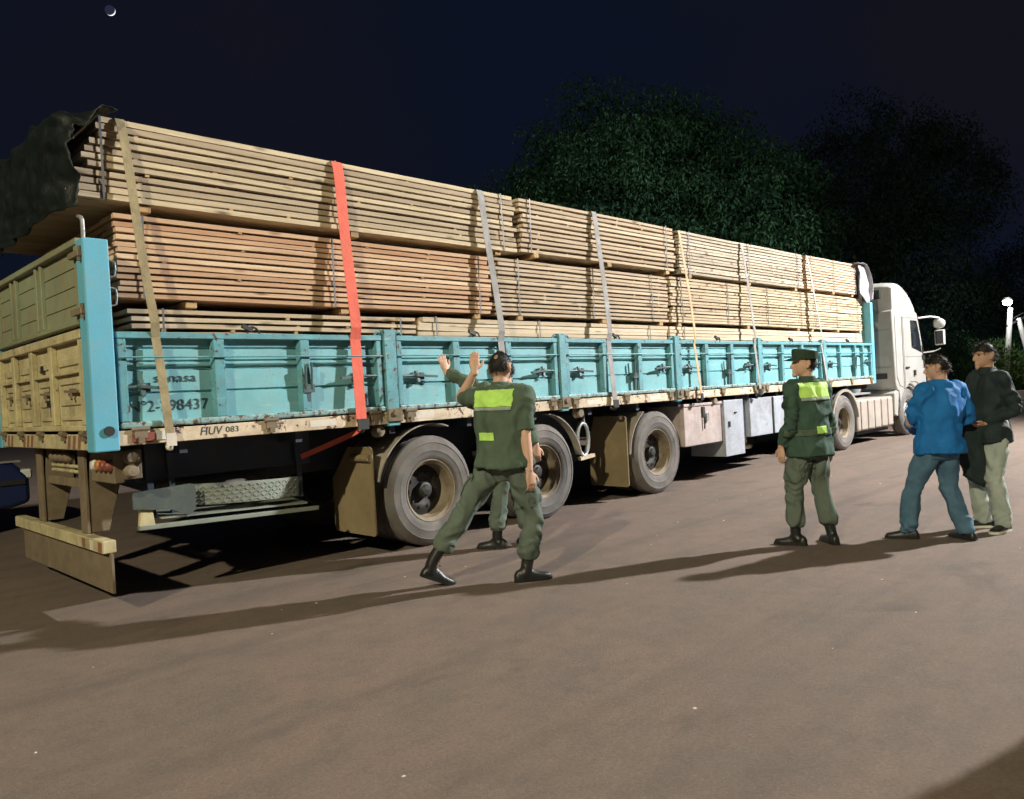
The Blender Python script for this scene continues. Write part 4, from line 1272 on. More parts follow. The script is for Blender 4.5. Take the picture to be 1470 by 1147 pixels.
def add_hand(mb, w, d, nrm, left, s, curl=0.25, spread=0.0):
    d = Vector(d).normalized()
    nrm = Vector(nrm)
    nrm = (nrm - d * nrm.dot(d)).normalized()
    t = nrm.cross(d) if left else d.cross(nrm)
    mb.tube([w - d * 0.03 * s, w + d * 0.01 * s, w + d * 0.05 * s, w + d * 0.095 * s], [(0.028 * s, 0.022 * s), (0.030 * s, 0.020 * s), (0.042 * s, 0.016 * s), (0.040 * s, 0.013 * s)], 14, 3, t)
    for k, (o, ln) in enumerate(((0.030, 0.074), (0.010, 0.083), (-0.010, 0.077), (-0.029, 0.060))):
        p = w + d * 0.085 * s + t * o * s
        dd = (d + t * o * spread * 8).normalized()
        pts = [p - dd * 0.02 * s, p]
        ang = 0
        cur = p
        for q in range(3):
            ang += curl * (0.7 + 0.2 * q)
            v = dd * math.cos(ang) + nrm * math.sin(ang)
            cur = cur + v * ln * s * (0.42, 0.32, 0.26)[q]
            pts.append(cur)
        mb.tube(pts, [0.0095 * s, 0.0098 * s, 0.0092 * s, 0.0085 * s, 0.0068 * s], 8, 2)
    p = w + d * 0.022 * s + t * 0.030 * s
    v = (d * 0.72 + t * 0.62 + nrm * 0.25).normalized()
    mb.tube([p - t * 0.012 * s, p + v * 0.035 * s, p + v * 0.055 * s + d * 0.012 * s, p + v * 0.065 * s + d * 0.03 * s], [0.014 * s, 0.0125 * s, 0.011 * s, 0.008 * s], 8, 2)

def head_pt(n, s, grow=1.0):
    """n: unit direction in head space (forward, left, up) -> point"""
    f, l, u = n
    rf = 0.100 if f > 0 else 0.104
    rl = 0.078
    ru = 0.118 if u > 0 else 0.124
    if u < 0:
        rl *= 1 - 0.22 * min(1, -u * 1.1)
        if f < 0:
            rf *= 1 - 0.35 * min(1, -u * 1.2)
    p = Vector((f * rf, l * rl, u * ru))
    if u < -0.25 and f > 0:          # chin
        p.x += 0.016 * f * min(1, (-u - 0.25) * 2)
    if f > 0.5:
        p.x -= 0.006 * math.exp(-((u - 0.12) / 0.13) ** 2) * (1 if abs(l) > 0.15 else 0.3)
    return p * (s * grow)

def sphere_dirs(nu=28, nv=20):
    ds, fs = [], []
    for i in range(nv + 1):
        a = math.pi * i / nv
        for k in range(nu):
            t = 2 * math.pi * k / nu
            ds.append((math.sin(a) * math.cos(t), math.sin(a) * math.sin(t), math.cos(a)))
    for i in range(nv):
        for k in range(nu):
            fs.append((i * nu + k, i * nu + (k + 1) % nu, (i + 1) * nu + (k + 1) % nu, (i + 1) * nu + k))
    return ds, fs

def add_head(mb, c, HF, HL, HU, s):
    def W(p):
        return c + HF * p[0] + HL * p[1] + HU * p[2]
    ds, fs = sphere_dirs()
    mb.add([W(head_pt(d, s)) for d in ds], fs)
    # nose, brow, lips, chin, ears
    mb.tube([W((0.090 * s, 0, 0.022 * s)), W((0.107 * s, 0, -0.005 * s)), W((0.117 * s, 0, -0.028 * s)), W((0.098 * s, 0, -0.040 * s))], [0.009 * s, 0.011 * s, 0.015 * s, 0.012 * s], 8, 3)
    for sd in (-1, 1):
        mb.tube([W((0.093 * s, 0.012 * s * sd, 0.030 * s)), W((0.090 * s, 0.040 * s * sd, 0.034 * s)), W((0.066 * s, 0.062 * s * sd, 0.026 * s))], [0.009 * s, 0.010 * s, 0.007 * s], 8, 2)
        e = W((-0.006 * s, 0.082 * s * sd, -0.008 * s))
        mb.tube([e + HU * 0.036 * s - HF * 0.006 * s, e + HU * 0.012 * s - HF * 0.012 * s + HL * sd * 0.006 * s, e - HU * 0.02 * s, e - HU * 0.034 * s + HF * 0.005 * s], [(0.012 * s, 0.008 * s), (0.018 * s, 0.008 * s), (0.013 * s, 0.008 * s), (0.007 * s, 0.006 * s)], 8, 2, HF)
    for z, r in ((-0.062, 0.0085), (-0.074, 0.0085)):
        mb.tube([W((0.086 * s, -0.024 * s, z * s)), W((0.101 * s, 0, z * s)), W((0.086 * s, 0.024 * s, z * s))], [0.005 * s, r * s, 0.005 * s], 8, 3)
    mb.ball(W((0.088 * s, 0, -0.103 * s)), 0.022 * s, 10, 8)

def person(label, base, yaw, s, cfg):
    T = thing('person', (base[0], base[1], 0), label, 'person')
    y = math.radians(yaw)
    F = Vector((math.cos(y), math.sin(y), 0))
    L = Vector((-math.sin(y), math.cos(y), 0))
    B0 = Vector((base[0], base[1], 0))
    hu = cfg.get('hip', 0.92) * s
    lean = F * cfg.get('lean', (0, 0))[0] + L * cfg.get('lean', (0, 0))[1]
    pel = B0 + UP * hu
    k = cfg.get('fat', 1.0)
    k1 = min(k, 1.06)
    def sp(u):   # spine point at height u (standing proportions, metres above the hip)
        return pel + UP * u * s + lean * max(0, u) / 0.5
    sy = math.radians(yaw + cfg.get('twist', 0))
    SF = Vector((math.cos(sy), math.sin(sy), 0))
    SL = Vector((-math.sin(sy), math.cos(sy), 0))
    neck = sp(0.575)
    hy = math.radians(cfg.get('head_yaw', yaw))
    hp = math.radians(cfg.get('head_pitch', 0))
    HF = Vector((math.cos(hy) * math.cos(hp), math.sin(hy) * math.cos(hp), math.sin(hp)))
    HL = Vector((-math.sin(hy), math.cos(hy), 0))
    HU = HF.cross(HL)
    hc = neck + UP * 0.135 * s + Vector((HF.x, HF.y, 0)) * 0.018 * s
    skin = MB()
    add_head(skin, hc, HF, HL, HU, s)
    skin.tube([sp(0.46), sp(0.56), hc - HU * 0.06 * s - HF * 0.015 * s], [(0.075 * s, 0.065 * s), (0.058 * s, 0.060 * s), (0.052 * s, 0.058 * s)], 14, 3, SL)
    tor = [(-0.05, .10, .075), (0.0, .13, .09), (0.10, .135, .095), (0.25, .15, .105), (0.38, .165, .105), (0.48, .15, .085), (0.53, .08, .065)]
    skin.tube([sp(u) for u, a, b_ in tor], [(a * s, b_ * s) for u, a, b_ in tor], 18, 3, SL)
    jk = MB()
    tr_ = MB()
    hem = cfg.get('hem', -0.13)
    jt = [(hem, .205, .168), (hem * 0.4, .202, .164), (0.07, .178, .142), (0.18, .178, .136), (0.30, .194, .142), (0.40, .196, .134), (0.475, .172, .112), (0.53, .105, .088), (0.575, .070, .074)]
    jk.tube([sp(u) for u, a, b_ in jt], [(a * s * k, b_ * s * k) for u, a, b_ in jt], 26, 4, SL)
    jjoints, tjoints, legs_ = [], [], []
    for i, sd in enumerate((1, -1)):           # left, right
        sh = sp(0.485) + SL * sd * 0.178 * s * (0.5 + 0.5 * k)
        hd = cfg['hands'][i]
        el, wr = ik(sh, Vector(hd[0]), 0.30 * s, 0.265 * s, Vector(hd[3]))
        skin.tube([sh - SL * sd * 0.06 * s, sh, el, el * 0.6 + wr * 0.4, wr], [0.055 * s, 0.052 * s, 0.042 * s, 0.041 * s, 0.028 * s], 14, 5)
        add_hand(skin, wr, hd[1], hd[2], i == 0, s * 1.04, hd[4] if len(hd) > 4 else 0.3, cfg.get('spread', 0.0))
        slv = cfg.get('sleeve', 'long')
        if slv == 'long':
            jk.tube([sh - SL * sd * 0.09 * s - UP * 0.015 * s, sh + UP * 0.0, sh * 0.5 + el * 0.5, el, el * 0.45 + wr * 0.55, wr * 0.93 + el * 0.07], [0.076 * s * k, 0.074 * s * k, 0.067 * s * k, 0.060 * s, 0.056 * s, 0.043 * s], 16, 4)
            jjoints.append((el, 0.17 * s, 0.007, (wr - sh)))
            jjoints.append((wr * 0.8 + el * 0.2, 0.13 * s, 0.006, (wr - el)))
        else:
            ee = sh * 0.12 + el * 0.88
            jk.tube([sh - SL * sd * 0.09 * s - UP * 0.015 * s, sh, sh * 0.5 + ee * 0.5, ee], [0.078 * s * k, 0.076 * s * k, 0.072 * s, 0.066 * s], 16, 4)
            jjoints.append((ee, 0.14 * s, 0.004, (el - sh)))
        jjoints.append((sh - UP * 0.10 * s, 0.16 * s, 0.004, UP + SL * sd * 0.5))
        # legs
        ft = cfg['feet'][i]
        hip = pel + L * sd * 0.088 * s
        ank = Vector((ft[0], ft[1], ft[2] + 0.085 * s))
        fy = math.radians(ft[3])
        FD = Vector((math.cos(fy), math.sin(fy), 0))
        kn, an = ik(hip, ank, 0.45 * s, 0.43 * s, F * 0.9 + FD * 0.6 + L * sd * 0.15)
        skin.tube([hip + UP * 0.05 * s, hip, kn, kn * 0.55 + an * 0.45, an], [0.075 * s, 0.075 * s, 0.050 * s, 0.050 * s, 0.036 * s], 14, 4)
        bl = cfg.get('blouse', 0.0)
        cuff = 0.17 if bl else 0.055
        cu = an + (kn - an).normalized() * (cuff - 0.085) * s
        md = kn * 0.42 + cu * 0.58
        tr_.tube([hip + UP * 0.10 * s - L * sd * 0.02 * s, hip, hip * 0.5 + kn * 0.5, kn, md, cu + (kn - an).normalized() * 0.05 * s, cu],
                 [0.086 * s * k1, 0.098 * s * k1, 0.092 * s * k1, 0.078 * s, 0.077 * s, (0.082 if bl else 0.070) * s, (0.058 if bl else 0.070) * s], 18, 4)
        legs_.append((hip, kn, an))
        tjoints.append((kn, 0.22 * s, 0.006, (an - hip)))
        tjoints.append((cu + UP * 0.04 * s, 0.17 * s, 0.007, (an - kn)))
        # boots / shoes
        pit = math.radians(ft[4])
        bt, so = MB(), MB()
        HS = Vector((-FD.y, FD.x, 0))
        toe_p = Vector((ft[0], ft[1], 0)) + FD * 0.13 * s
        def foot(p):
            q = Vector((p[0] * s - 0.13 * s, p[1] * s, p[2] * s))
            c_, s_ = math.cos(pit), math.sin(pit)
            x, z = q.x * c_ + q.z * s_, -q.x * s_ + q.z * c_
            return toe_p + FD * x + HS * q.y + UP * (z + 0.002)
        secs_ = [(-.095, .026, .055), (-.080, .036, .085), (-.03, .040, .105), (.03, .042, .098), (.08, .046, .072), (.13, .049, .060), (.17, .044, .054), (.195, .026, .042)]
        vs, fs = [], []
        nn = 14
        for (x, w_, h_) in secs_:
            for q in range(nn):
                a = 2 * math.pi * q / nn
                zc = math.sin(a)
                vs.append(foot((x, w_ * math.cos(a) * (1 if zc > 0 else 1.05), 0.018 + (h_ - 0.018) * max(0, zc) ** 0.75 + (0.0 if zc >= 0 else 0.010 * zc))))
        for a in range(len(secs_) - 1):
            for q in range(nn):
                fs.append((a * nn + q, a * nn + (q + 1) % nn, (a + 1) * nn + (q + 1) % nn, (a + 1) * nn + q))
        fs += [tuple(range(nn))[::-1], tuple((len(secs_) - 1) * nn + q for q in range(nn))]
        bt.add(vs, fs)
        if cfg.get('boots', True):
            bt.tube([foot((-0.035, 0, 0.05)), an, an + (kn - an).normalized() * 0.15 * s], [(0.050 * s, 0.046 * s), (0.048 * s, 0.046 * s), (0.052 * s, 0.052 * s)], 14, 3)
        bm_ = remesh(bt, 'boot', 0.009 * s, 2)
        bo = place(bm_, 'boot' if cfg.get('boots', True) else 'shoe', M['boot'], T)
        outl = [(-.100, 0), (-.09, .030), (-.03, .043), (.05, .046), (.12, .053), (.17, .048), (.2, .026), (.206, 0), (.2, -.026), (.17, -.048), (.12, -.053), (.05, -.046), (-.03, -.043), (-.09, -.030)]
        no_ = len(outl)
        th = 0.020 if cfg.get('boots', True) else 0.024
        so.add([foot((x, w_, 0.0)) for x, w_ in outl] + [foot((x, w_, th)) for x, w_ in outl],
               [tuple(range(no_)), tuple(range(no_, 2 * no_))[::-1]] + [(q, q + no_, (q + 1) % no_ + no_, (q + 1) % no_) for q in range(no_)])
        so.build('sole', M[cfg.get('sole', 'boot')], bo)
        if cfg.get('boots', True):
            lc = MB()
            for q in range(5):
                u0 = 0.09 + q * 0.03
                fx = 0.045 - max(0, (0.13 - u0)) * -0.4 - 0.012 * q
                c0 = foot((fx - 0.01, -0.018, u0 - 0.005))
                c1 = foot((fx - 0.01, 0.018, u0))
                lc.cyl(c0, c1, 0.004 * s, None, 5)
            lc.build('lace', M['boot'], bo)
    tr_.tube([pel + UP * 0.12 * s, pel + UP * 0.03 * s, pel - UP * 0.06 * s, pel - UP * 0.16 * s], [(0.145 * s * k1, 0.105 * s * k1), (0.165 * s * k1, 0.122 * s * k1), (0.162 * s * k1, 0.123 * s * k1), (0.09 * s, 0.085 * s)], 20, 3, L)
    body = remesh(skin, 'body', 0.0068, 2, 0.4)
    place(body, 'body', M[cfg.get('skin', 'skin')], T)
    jm = remesh(jk, 'jacket', 0.0105, 4)
    folds(jm, 0.021 * cfg.get('fold', 1.0), base[0] * 3.1, (8, 8, 5), jjoints)
    jo = place(jm, cfg.get('top_name', 'jacket'), M[cfg['top']], T)
    tm = remesh(tr_, 'trousers', 0.0105, 4)
    folds(tm, 0.019 * cfg.get('fold', 1.0), base[1] * 5.7, (9, 9, 4), tjoints)
    to = place(tm, 'trousers', M[cfg['legs']], T)
    # collar and cuffs
    cl = MB().tube([sp(0.52) , sp(0.565), sp(0.60)], [(0.098 * s, 0.092 * s), (0.076 * s, 0.080 * s), (0.070 * s, 0.076 * s)], 20, 3, SL)
    cm = remesh(cl, 'collar', 0.011, 1)
    place(cm, 'collar', M[cfg.get('collar', cfg['top'])], jo)
    # belt
    # hair
    ds, fs = sphere_dirs(36, 26)
    vs = []
    hpts = []
    hl_ = cfg.get('hairline', 0.30)
    for d in ds:
        f_, l_, u_ = d
        line = hl_ if f_ > 0.15 else (hl_ - 0.05 - 0.62 * min(1, (0.15 - f_) / 0.55))
        if abs(l_) > 0.5 and f_ > -0.15:
            line = max(line, -0.05)
        line += 0.10 * noise.noise(Vector((f_ * 5, l_ * 5, u_ * 5 + base[1])))
        amt = max(0.0, min(1.0, (u_ - line) / 0.22 + 0.45))
        if cfg.get('bald'):
            amt *= min(1.0, max(0.0, (math.sqrt((f_ + 0.62) ** 2 + l_ ** 2 + (u_ - 0.72) ** 2) - 0.07) / 0.20))
        nz = noise.noise(Vector((f_ * 11, l_ * 11, u_ * 11 + base[0]))) * 0.022 + noise.noise(Vector((f_ * 30, l_ * 30, u_ * 22))) * 0.014
        g_ = 0.945 + amt * (0.058 + nz * 0.6 + (0.02 + cfg.get('hair_vol', 0.0) * 0.6) * max(0, u_))
        if amt > 0.3:
            hpts.append((Vector(d), amt))
        p = head_pt(d, s, g_)
        vs.append(hc + HF * p.x + HL * p.y + HU * p.z)
    ho = MB().add(vs, fs).build('hair', M['hair'], T, smooth='all')
    R_ = random.Random(int(base[0] * 100))
    hs = MB()
    ln0 = cfg.get('hair_len', 0.016)
    for _ in range(4200):
        d, amt = hpts[R_.randrange(len(hpts))]
        d = (d + Vector((R_.gauss(0, .09), R_.gauss(0, .09), R_.gauss(0, .09)))).normalized()
        if R_.random() > amt:
            continue
        p = head_pt(d, s, 1.0 + 0.02 * R_.random())
        q = p + Vector(d) * s * ln0 * R_.uniform(0.3, 1.0) + Vector((R_.gauss(0.1, 0.5), R_.gauss(0, 0.5), R_.gauss(-0.5, 0.5))) * ln0 * s
        sd_ = Vector(d).cross(Vector((R_.gauss(0, 1), R_.gauss(0, 1), R_.gauss(0, 1)))).normalized() * 0.0016 * s
        WW = lambda a_: hc + HF * a_.x + HL * a_.y + HU * a_.z
        hs.add([WW(p - sd_), WW(p + sd_), WW(q)], [(0, 1, 2)])
    hso = hs.build('hair_strands', M['hair'], ho, fix=False)
    hso['kind'] = 'stuff'
    for sd in (-1, 1):
        MB().ball(hc + HF * 0.083 * s + HL * sd * 0.032 * s + HU * 0.012 * s, 0.0095 * s, 10, 8).build('eye', M['eye'], T, smooth='all')
    return dict(T=T, jacket=jo, trousers=to, F=F, L=L, SF=SF, SL=SL, sp=sp, hc=hc, HF=HF, HL=HL, HU=HU, s=s, pel=pel, legs=legs_)

def patch(P, name, mat, src, cuts, back=True, off=0.006, th=0.004, facing=None):
    """cut a piece out of a garment's own surface; cuts: (point, outward normal) - what lies outside is removed"""
    me = src.data.copy()
    me.name = name
    bm = bmesh.new()
    bm.from_mesh(me)
    rl = root_loc(src)
    for p, nrm in cuts:
        bmesh.ops.bisect_plane(bm, geom=list(bm.verts) + list(bm.edges) + list(bm.faces), plane_co=Vector(p) - rl, plane_no=Vector(nrm), clear_outer=True)
    fc = facing if facing is not None else -P['SF']
    bad = [f for f in bm.faces if f.normal.dot(fc) < 0.12]
    bmesh.ops.delete(bm, geom=bad, context='FACES')
    left, isl = set(bm.faces), []
    while left:
        st, comp = [left.pop()], []
        while st:
            f0 = st.pop()
            comp.append(f0)
            for e0 in f0.edges:
                for f1 in e0.link_faces:
                    if f1 in left:
                        left.discard(f1)
                        st.append(f1)
        isl.append(comp)
    isl.sort(key=len)
    for comp in isl[:-1]:
        bmesh.ops.delete(bm, geom=comp, context='FACES')
    bm.normal_update()
    for v in bm.verts:
        v.co += v.normal * off
    bm.to_mesh(me)
    bm.free()
    me.materials.clear()
    o = link(name, me, mat, src, 'all')
    m_ = o.modifiers.new('thick', 'SOLIDIFY')
    m_.thickness = th
    return o

def rect_cuts(P, l0, l1, u0, u1, tilt=0.0):
    """rectangle on the back, coordinates: l to the person's left, u above the hip"""
    sl, sp, s = P['SL'], P['sp'], P['s']
    return [(sp(u1), UP + sl * tilt), (sp(u0), -UP - sl * tilt), (sp(u0) + sl * l1 * s, sl), (sp(u0) + sl * l0 * s, -sl)]

def cargo(P):
    for (hip, kn, an), sd in zip(P['legs'], (1, -1)):
        ax = (kn - hip).normalized()
        c0 = hip * 0.42 + kn * 0.58
        fwd = (P['F'] - ax * P['F'].dot(ax)).normalized()
        for nm, a0, a1, w_, of in (('cargo_pocket', -0.07, 0.10, 0.075, 0.010), ('pocket_flap', -0.085, -0.035, 0.080, 0.016)):
            patch(P, nm, P['trousers'].data.materials[0], P['trousers'],
                  [(c0 + ax * a1, ax), (c0 + ax * a0, -ax), (c0 + fwd * w_, fwd), (c0 - fwd * w_, -fwd)], facing=P['L'] * sd, off=of, th=0.006)
def back_pockets(P):
    for sd in (1, -1):
        c0 = P['pel'] - UP * 0.07 * P['s'] + P['L'] * sd * 0.085 * P['s']
        patch(P, 'back_pocket', P['trousers'].data.materials[0], P['trousers'],
              [(c0 + UP * 0.06, UP), (c0 - UP * 0.07, -UP), (c0 + P['L'] * 0.055, P['L']), (c0 - P['L'] * 0.055, -P['L'])], facing=-P['F'], off=0.006, th=0.004)

# officer walking past the second axle
P = person('uniformed officer in short sleeves striding past the second axle, left hand raised', (2.25, -1.60), 8, 0.985, dict(
    hip=0.925, lean=(0.03, 0.02), fat=1.20, hem=-0.03, head_yaw=20, head_pitch=2, twist=4, top='uniform', legs='trouser_green', sleeve='short', top_name='shirt', skin='skin',
    hands=[((2.31, -1.26, 1.60), (0.15, 0.1, 1), (0.5, 0.6, 0.1), (-0.15, 0.35, -1.0), 0.2),
           ((2.27, -1.84, 0.78), (0.12, -0.05, -1), (0.2, 0.9, 0), (-0.9, -0.3, 0), 0.35)],
    feet=[(1.80, -1.20, 0.075, -20, 24), (2.33, -1.69, 0.0, -28, 0)], blouse=1, hairline=0.33, bald=True))
patch(P, 'reflective_yoke', M['reflect'], P['jacket'], rect_cuts(P, -0.172, 0.172, 0.415, 0.54))
patch(P, 'reflective_tape', M['reflect_grey'], P['jacket'], rect_cuts(P, -0.165, 0.165, 0.39, 0.413))
patch(P, 'reflective_patch', M['reflect'], P['jacket'], rect_cuts(P, -0.02, 0.12, 0.165, 0.225))
cargo(P)

# officer facing the side panel, arm raised
P = person('uniformed officer in long sleeves behind the walking one, palm raised towards the turquoise panel', (3.20, -0.70), 118, 0.97, dict(
    hip=0.955, lean=(0.0, 0.0), fat=1.08, head_yaw=110, top='uniform', legs='trouser_green', blouse=1,
    hands=[((2.74, -0.33, 1.665), (-0.20, 0.16, 1), (0.2, 1, 0.1), (-0.35, -0.15, -1), 0.08), ((3.375, -0.885, 0.90), (0.05, 0.0, -1), (0.3, 0.8, 0), (-0.2, -1, 0), 0.3)],
    feet=[(3.06, -0.62, 0.0, 120, 0), (3.33, -0.78, 0.0, 80, 0)], spread=0.5, hairline=0.3))
patch(P, 'reflective_yoke', M['reflect'], P['jacket'], rect_cuts(P, -0.172, 0.172, 0.415, 0.54))

# standing officer with the cap
P = person('uniformed officer in a green cap standing with arms at his sides, looking left', (4.57, -2.91), 66, 0.915, dict(
    hip=0.955, lean=(-0.01, 0.0), fat=1.06, head_yaw=130, head_pitch=3, top='uniform_dark', legs='trouser_green', blouse=1, hem=-0.13,
    hands=[((4.40, -2.74, 0.84), (-0.05, 0.02, -1), (0.8, -0.2, 0), (-0.5, -0.7, 0), 0.35), ((4.80, -2.98, 0.80), (0.05, 0.05, -1), (-0.8, 0.3, 0), (0.1, -1, 0), 0.35)],
    feet=[(4.47, -2.80, 0.0, 100, 0), (4.67, -3.02, 0.0, 48, 0)], hairline=0.2))
patch(P, 'reflective_yoke', M['reflect'], P['jacket'], rect_cuts(P, -0.165, 0.165, 0.40, 0.535))
patch(P, 'reflective_tape', M['reflect_grey'], P['jacket'], rect_cuts(P, -0.16, 0.16, 0.374, 0.398))
patch(P, 'reflective_patch', M['reflect'], P['jacket'], rect_cuts(P, -0.055, 0.045, 0.075, 0.14), off=0.018)
patch(P, 'belt', M['uniform'], P['jacket'], [(P['sp'](0.115), UP), (P['sp'](0.06), -UP)], off=0.009, th=0.006)
s = P['s']
arm_c = P['sp'](0.36)
patch(P, 'sleeve_badge', M['cap_green'], P['jacket'], [(P['sp'](0.42), UP), (P['sp'](0.32), -UP), (arm_c + P['SF'] * 0.05, P['SF']), (arm_c - P['SF'] * 0.045, -P['SF'])], facing=P['SL'], off=0.004)
def cap(P):
    hc, HF, HL, HU, s = P['hc'], P['HF'], P['HL'], P['HU'], P['s']
    def W(f, l, u):
        return hc + (HF * f + HL * l + HU * u) * s
    ds = []
    vs, fs = [], []
    rows = [(0.045, 0.113, 0.090), (0.075, 0.115, 0.093), (0.105, 0.118, 0.097), (0.122, 0.116, 0.095), (0.130, 0.10, 0.082), (0.133, 0.05, 0.04)]
    n = 28
    for (u, a, b_) in rows:
        for q in range(n):
            t = 2 * math.pi * q / n
            ff = math.cos(t) * a
            w = 0.004 * noise.noise(Vector((math.cos(t) * 3, math.sin(t) * 3, u * 30)))
            vs.append(W(ff - 0.004, math.sin(t) * b_, u + w + (0.010 * math.cos(t) if u > 0.1 else 0)))
    for i in range(len(rows) - 1):
        for q in range(n):
            fs.append((i * n + q, i * n + (q + 1) % n, (i + 1) * n + (q + 1) % n, (i + 1) * n + q))
    fs += [tuple((len(rows) - 1) * n + q for q in range(n)), tuple(range(n))[::-1]]
    co = MB().add(vs, fs).build('cap', M['cap_green'], P['T'], smooth=True)
    vs, fs = [], []
    m_ = 12
    for up in (0, 1):
        for i in range(m_ + 1):
            a = math.radians(-58 + 116 * i / m_)
            for rr in (0.0, 1.0):
                r0 = 0.112 + rr * 0.075 * math.cos(a * 0.9) ** 0.8
                vs.append(W(math.cos(a) * r0 - 0.004, math.sin(a) * (0.090 + 0.02 * rr), 0.050 - rr * 0.022 + up * 0.006))
    st = 2 * (m_ + 1)
    for i in range(m_):
        a = 2 * i
        fs += [(a, a + 1, a + 3, a + 2), (st + a, st + a + 2, st + a + 3, st + a + 1), (a + 1, st + a + 1, st + a + 3, a + 3), (a, a + 2, st + a + 2, st + a)]
    fs += [(0, st, st + 1, 1), (2 * m_, 2 * m_ + 1, st + 2 * m_ + 1, st + 2 * m_)]
    MB().add(vs, fs).build('visor', M['cap_green'], co, smooth=True)
cap(P)
cargo(P)

# man in the blue jacket
P = person('man in a bright blue jacket and jeans standing with feet apart, seen from behind', (5.28, -3.70), 62, 0.875, dict(
    hip=0.925, lean=(-0.01, -0.03), fat=1.17, head_yaw=98, head_pitch=-6, top='blue', legs='denim', boots=False, hem=-0.10,
    hands=[((5.36, -3.50, 0.90), (0.6, -0.6, 0.25), (-0.3, -0.3, 0.8), (-1.0, 0.3, -0.4), 0.5), ((5.52, -3.66, 0.90), (-0.3, 0.6, 0.2), (-0.3, -0.3, 0.8), (0.5, -1.0, -0.4), 0.5)],
    feet=[(5.16, -3.46, 0.0, 108, 0), (5.34, -3.86, 0.0, 60, 0)], hairline=0.3, hair_vol=0.05, hair_len=0.024))
back_pockets(P)

# man in the dark jacket
P = person('man in a dark jacket and pale trousers at the right, turned towards the camera', (5.90, -3.93), 140, 0.91, dict(
    hip=0.955, lean=(0.0, 0.0), fat=1.02, head_yaw=142, head_pitch=-4, top='dark_jacket', legs='pale_trousers', boots=False, sole='sole_white', skin='skin2', hem=-0.12,
    hands=[((5.77, -3.93, 0.93), (-0.5, 0.8, -0.2), (0.3, 0.3, 0.9), (0.2, -0.9, -0.8), 0.5), ((5.82, -3.80, 0.93), (-0.8, -0.4, -0.2), (0.3, 0.3, 0.9), (0.7, 0.7, -0.8), 0.5)],
    feet=[(5.80, -4.02, 0.0, 165, 0), (5.93, -3.84, 0.0, 125, 0)], hairline=0.2, hair_vol=0.08, hair_len=0.028))

# unseen bystander, added to cast the shadow in the lower right corner
P = person('unseen bystander in a dark jacket, added outside the view on the right to cast a shadow', (3.15, -5.68), 120, 1.0, dict(
    hip=0.955, fat=1.15, top='dark_jacket', legs='denim', boots=False,
    hands=[((3.0, -5.88, 0.85), (0, 0, -1), (1, 0, 0), (0.4, -0.8, 0), 0.3), ((3.4, -5.53, 0.85), (0, 0, -1), (-1, 0, 0), (0.4, -0.8, 0), 0.3)],
    feet=[(3.05, -5.75, 0.0, 120, 0), (3.27, -5.60, 0.0, 110, 0)]))

# dark jacket / bag hanging from his hand
def bag(u, v):
    a = 2 * math.pi * u
    w = 0.13 + 0.035 * math.sin(v * 2.4) - 0.05 * v * v
    x = math.cos(a) * w
    y = math.sin(a) * (0.035 + 0.02 * v)
    nn = noise.noise(Vector((math.cos(a) * 2, math.sin(a) * 2, v * 4)))
    c = Vector((5.74, -3.84, 0.95 - 0.52 * v)) + Vector((0.707, -0.707, 0)) * (x * (1 + 0.25 * nn)) + Vector((0.707, 0.707, 0)) * (y * (1 + 0.5 * nn))
    c.z += 0.03 * nn - 0.06 * math.cos(a) * v
    return c
vs, fs = [], []
nu, nv = 28, 22
for j in range(nv + 1):
    for i in range(nu):
        vs.append(bag(i / nu, j / nv))
for j in range(nv):
    for i in range(nu):
        fs.append((j * nu + i, j * nu + (i + 1) % nu, (j + 1) * nu + (i + 1) % nu, (j + 1) * nu + i))
fs += [tuple(range(nu)), tuple(nv * nu + i for i in range(nu))[::-1]]
bo = MB().add(vs, fs).build('folded_coat', M['dark_jacket'], smooth='all')
tag(bo, 'dark coat hanging from the hands of the man in the dark jacket', 'coat')

# ------------------------------------------------------------------ parked car beyond the trailer
CA = thing('parked_car', (-1.6, 6.4, 0), 'dark blue car parked beyond the rear of the trailer', 'car')
M['car_blue'] = plain('dark_blue_car_paint', (0.012, 0.022, 0.075), 0.25)
cp = [(-3.9, 0.35), (-3.95, 0.62), (-3.80, 0.84), (-2.95, 0.92), (-2.35, 1.36), (-1.0, 1.42), (-0.1, 0.98), (0.62, 0.88), (0.80, 0.70), (0.80, 0.36), (0.55, 0.30)]
cp += [(0.02 + 0.36 * math.cos(math.radians(a)), 0.32 + 0.36 * math.sin(math.radians(a))) for a in range(0, 181, 20)]
cp += [(-2.85 + 0.36 * math.cos(math.radians(a)), 0.32 + 0.36 * math.sin(math.radians(a))) for a in range(0, 181, 20)]
MB().prism(cp, 'Y', 5.55, 7.25).build('body', M['car_blue'], CA, smooth=True, bev=0.06, seg=3)
MB().prism([(-2.75, 0.96), (-2.28, 1.30), (-1.05, 1.35), (-0.35, 0.98)], 'Y', 5.535, 5.56).build('side_window', M['glass'], CA, bev=0.005)
MB().box(-3.5, 0.70, 5.535, 5.549, 0.88, 0.905).build('chrome_strip', M['cab_grey'], CA)
MB().box(-3.6, 0.74, 5.525, 5.549, 0.60, 0.66).build('side_moulding', M['black'], CA)
MB().box(0.56, 0.83, 5.56, 5.95, 0.66, 0.78).build('headlight', M['white_lens'], CA, bev=0.02)
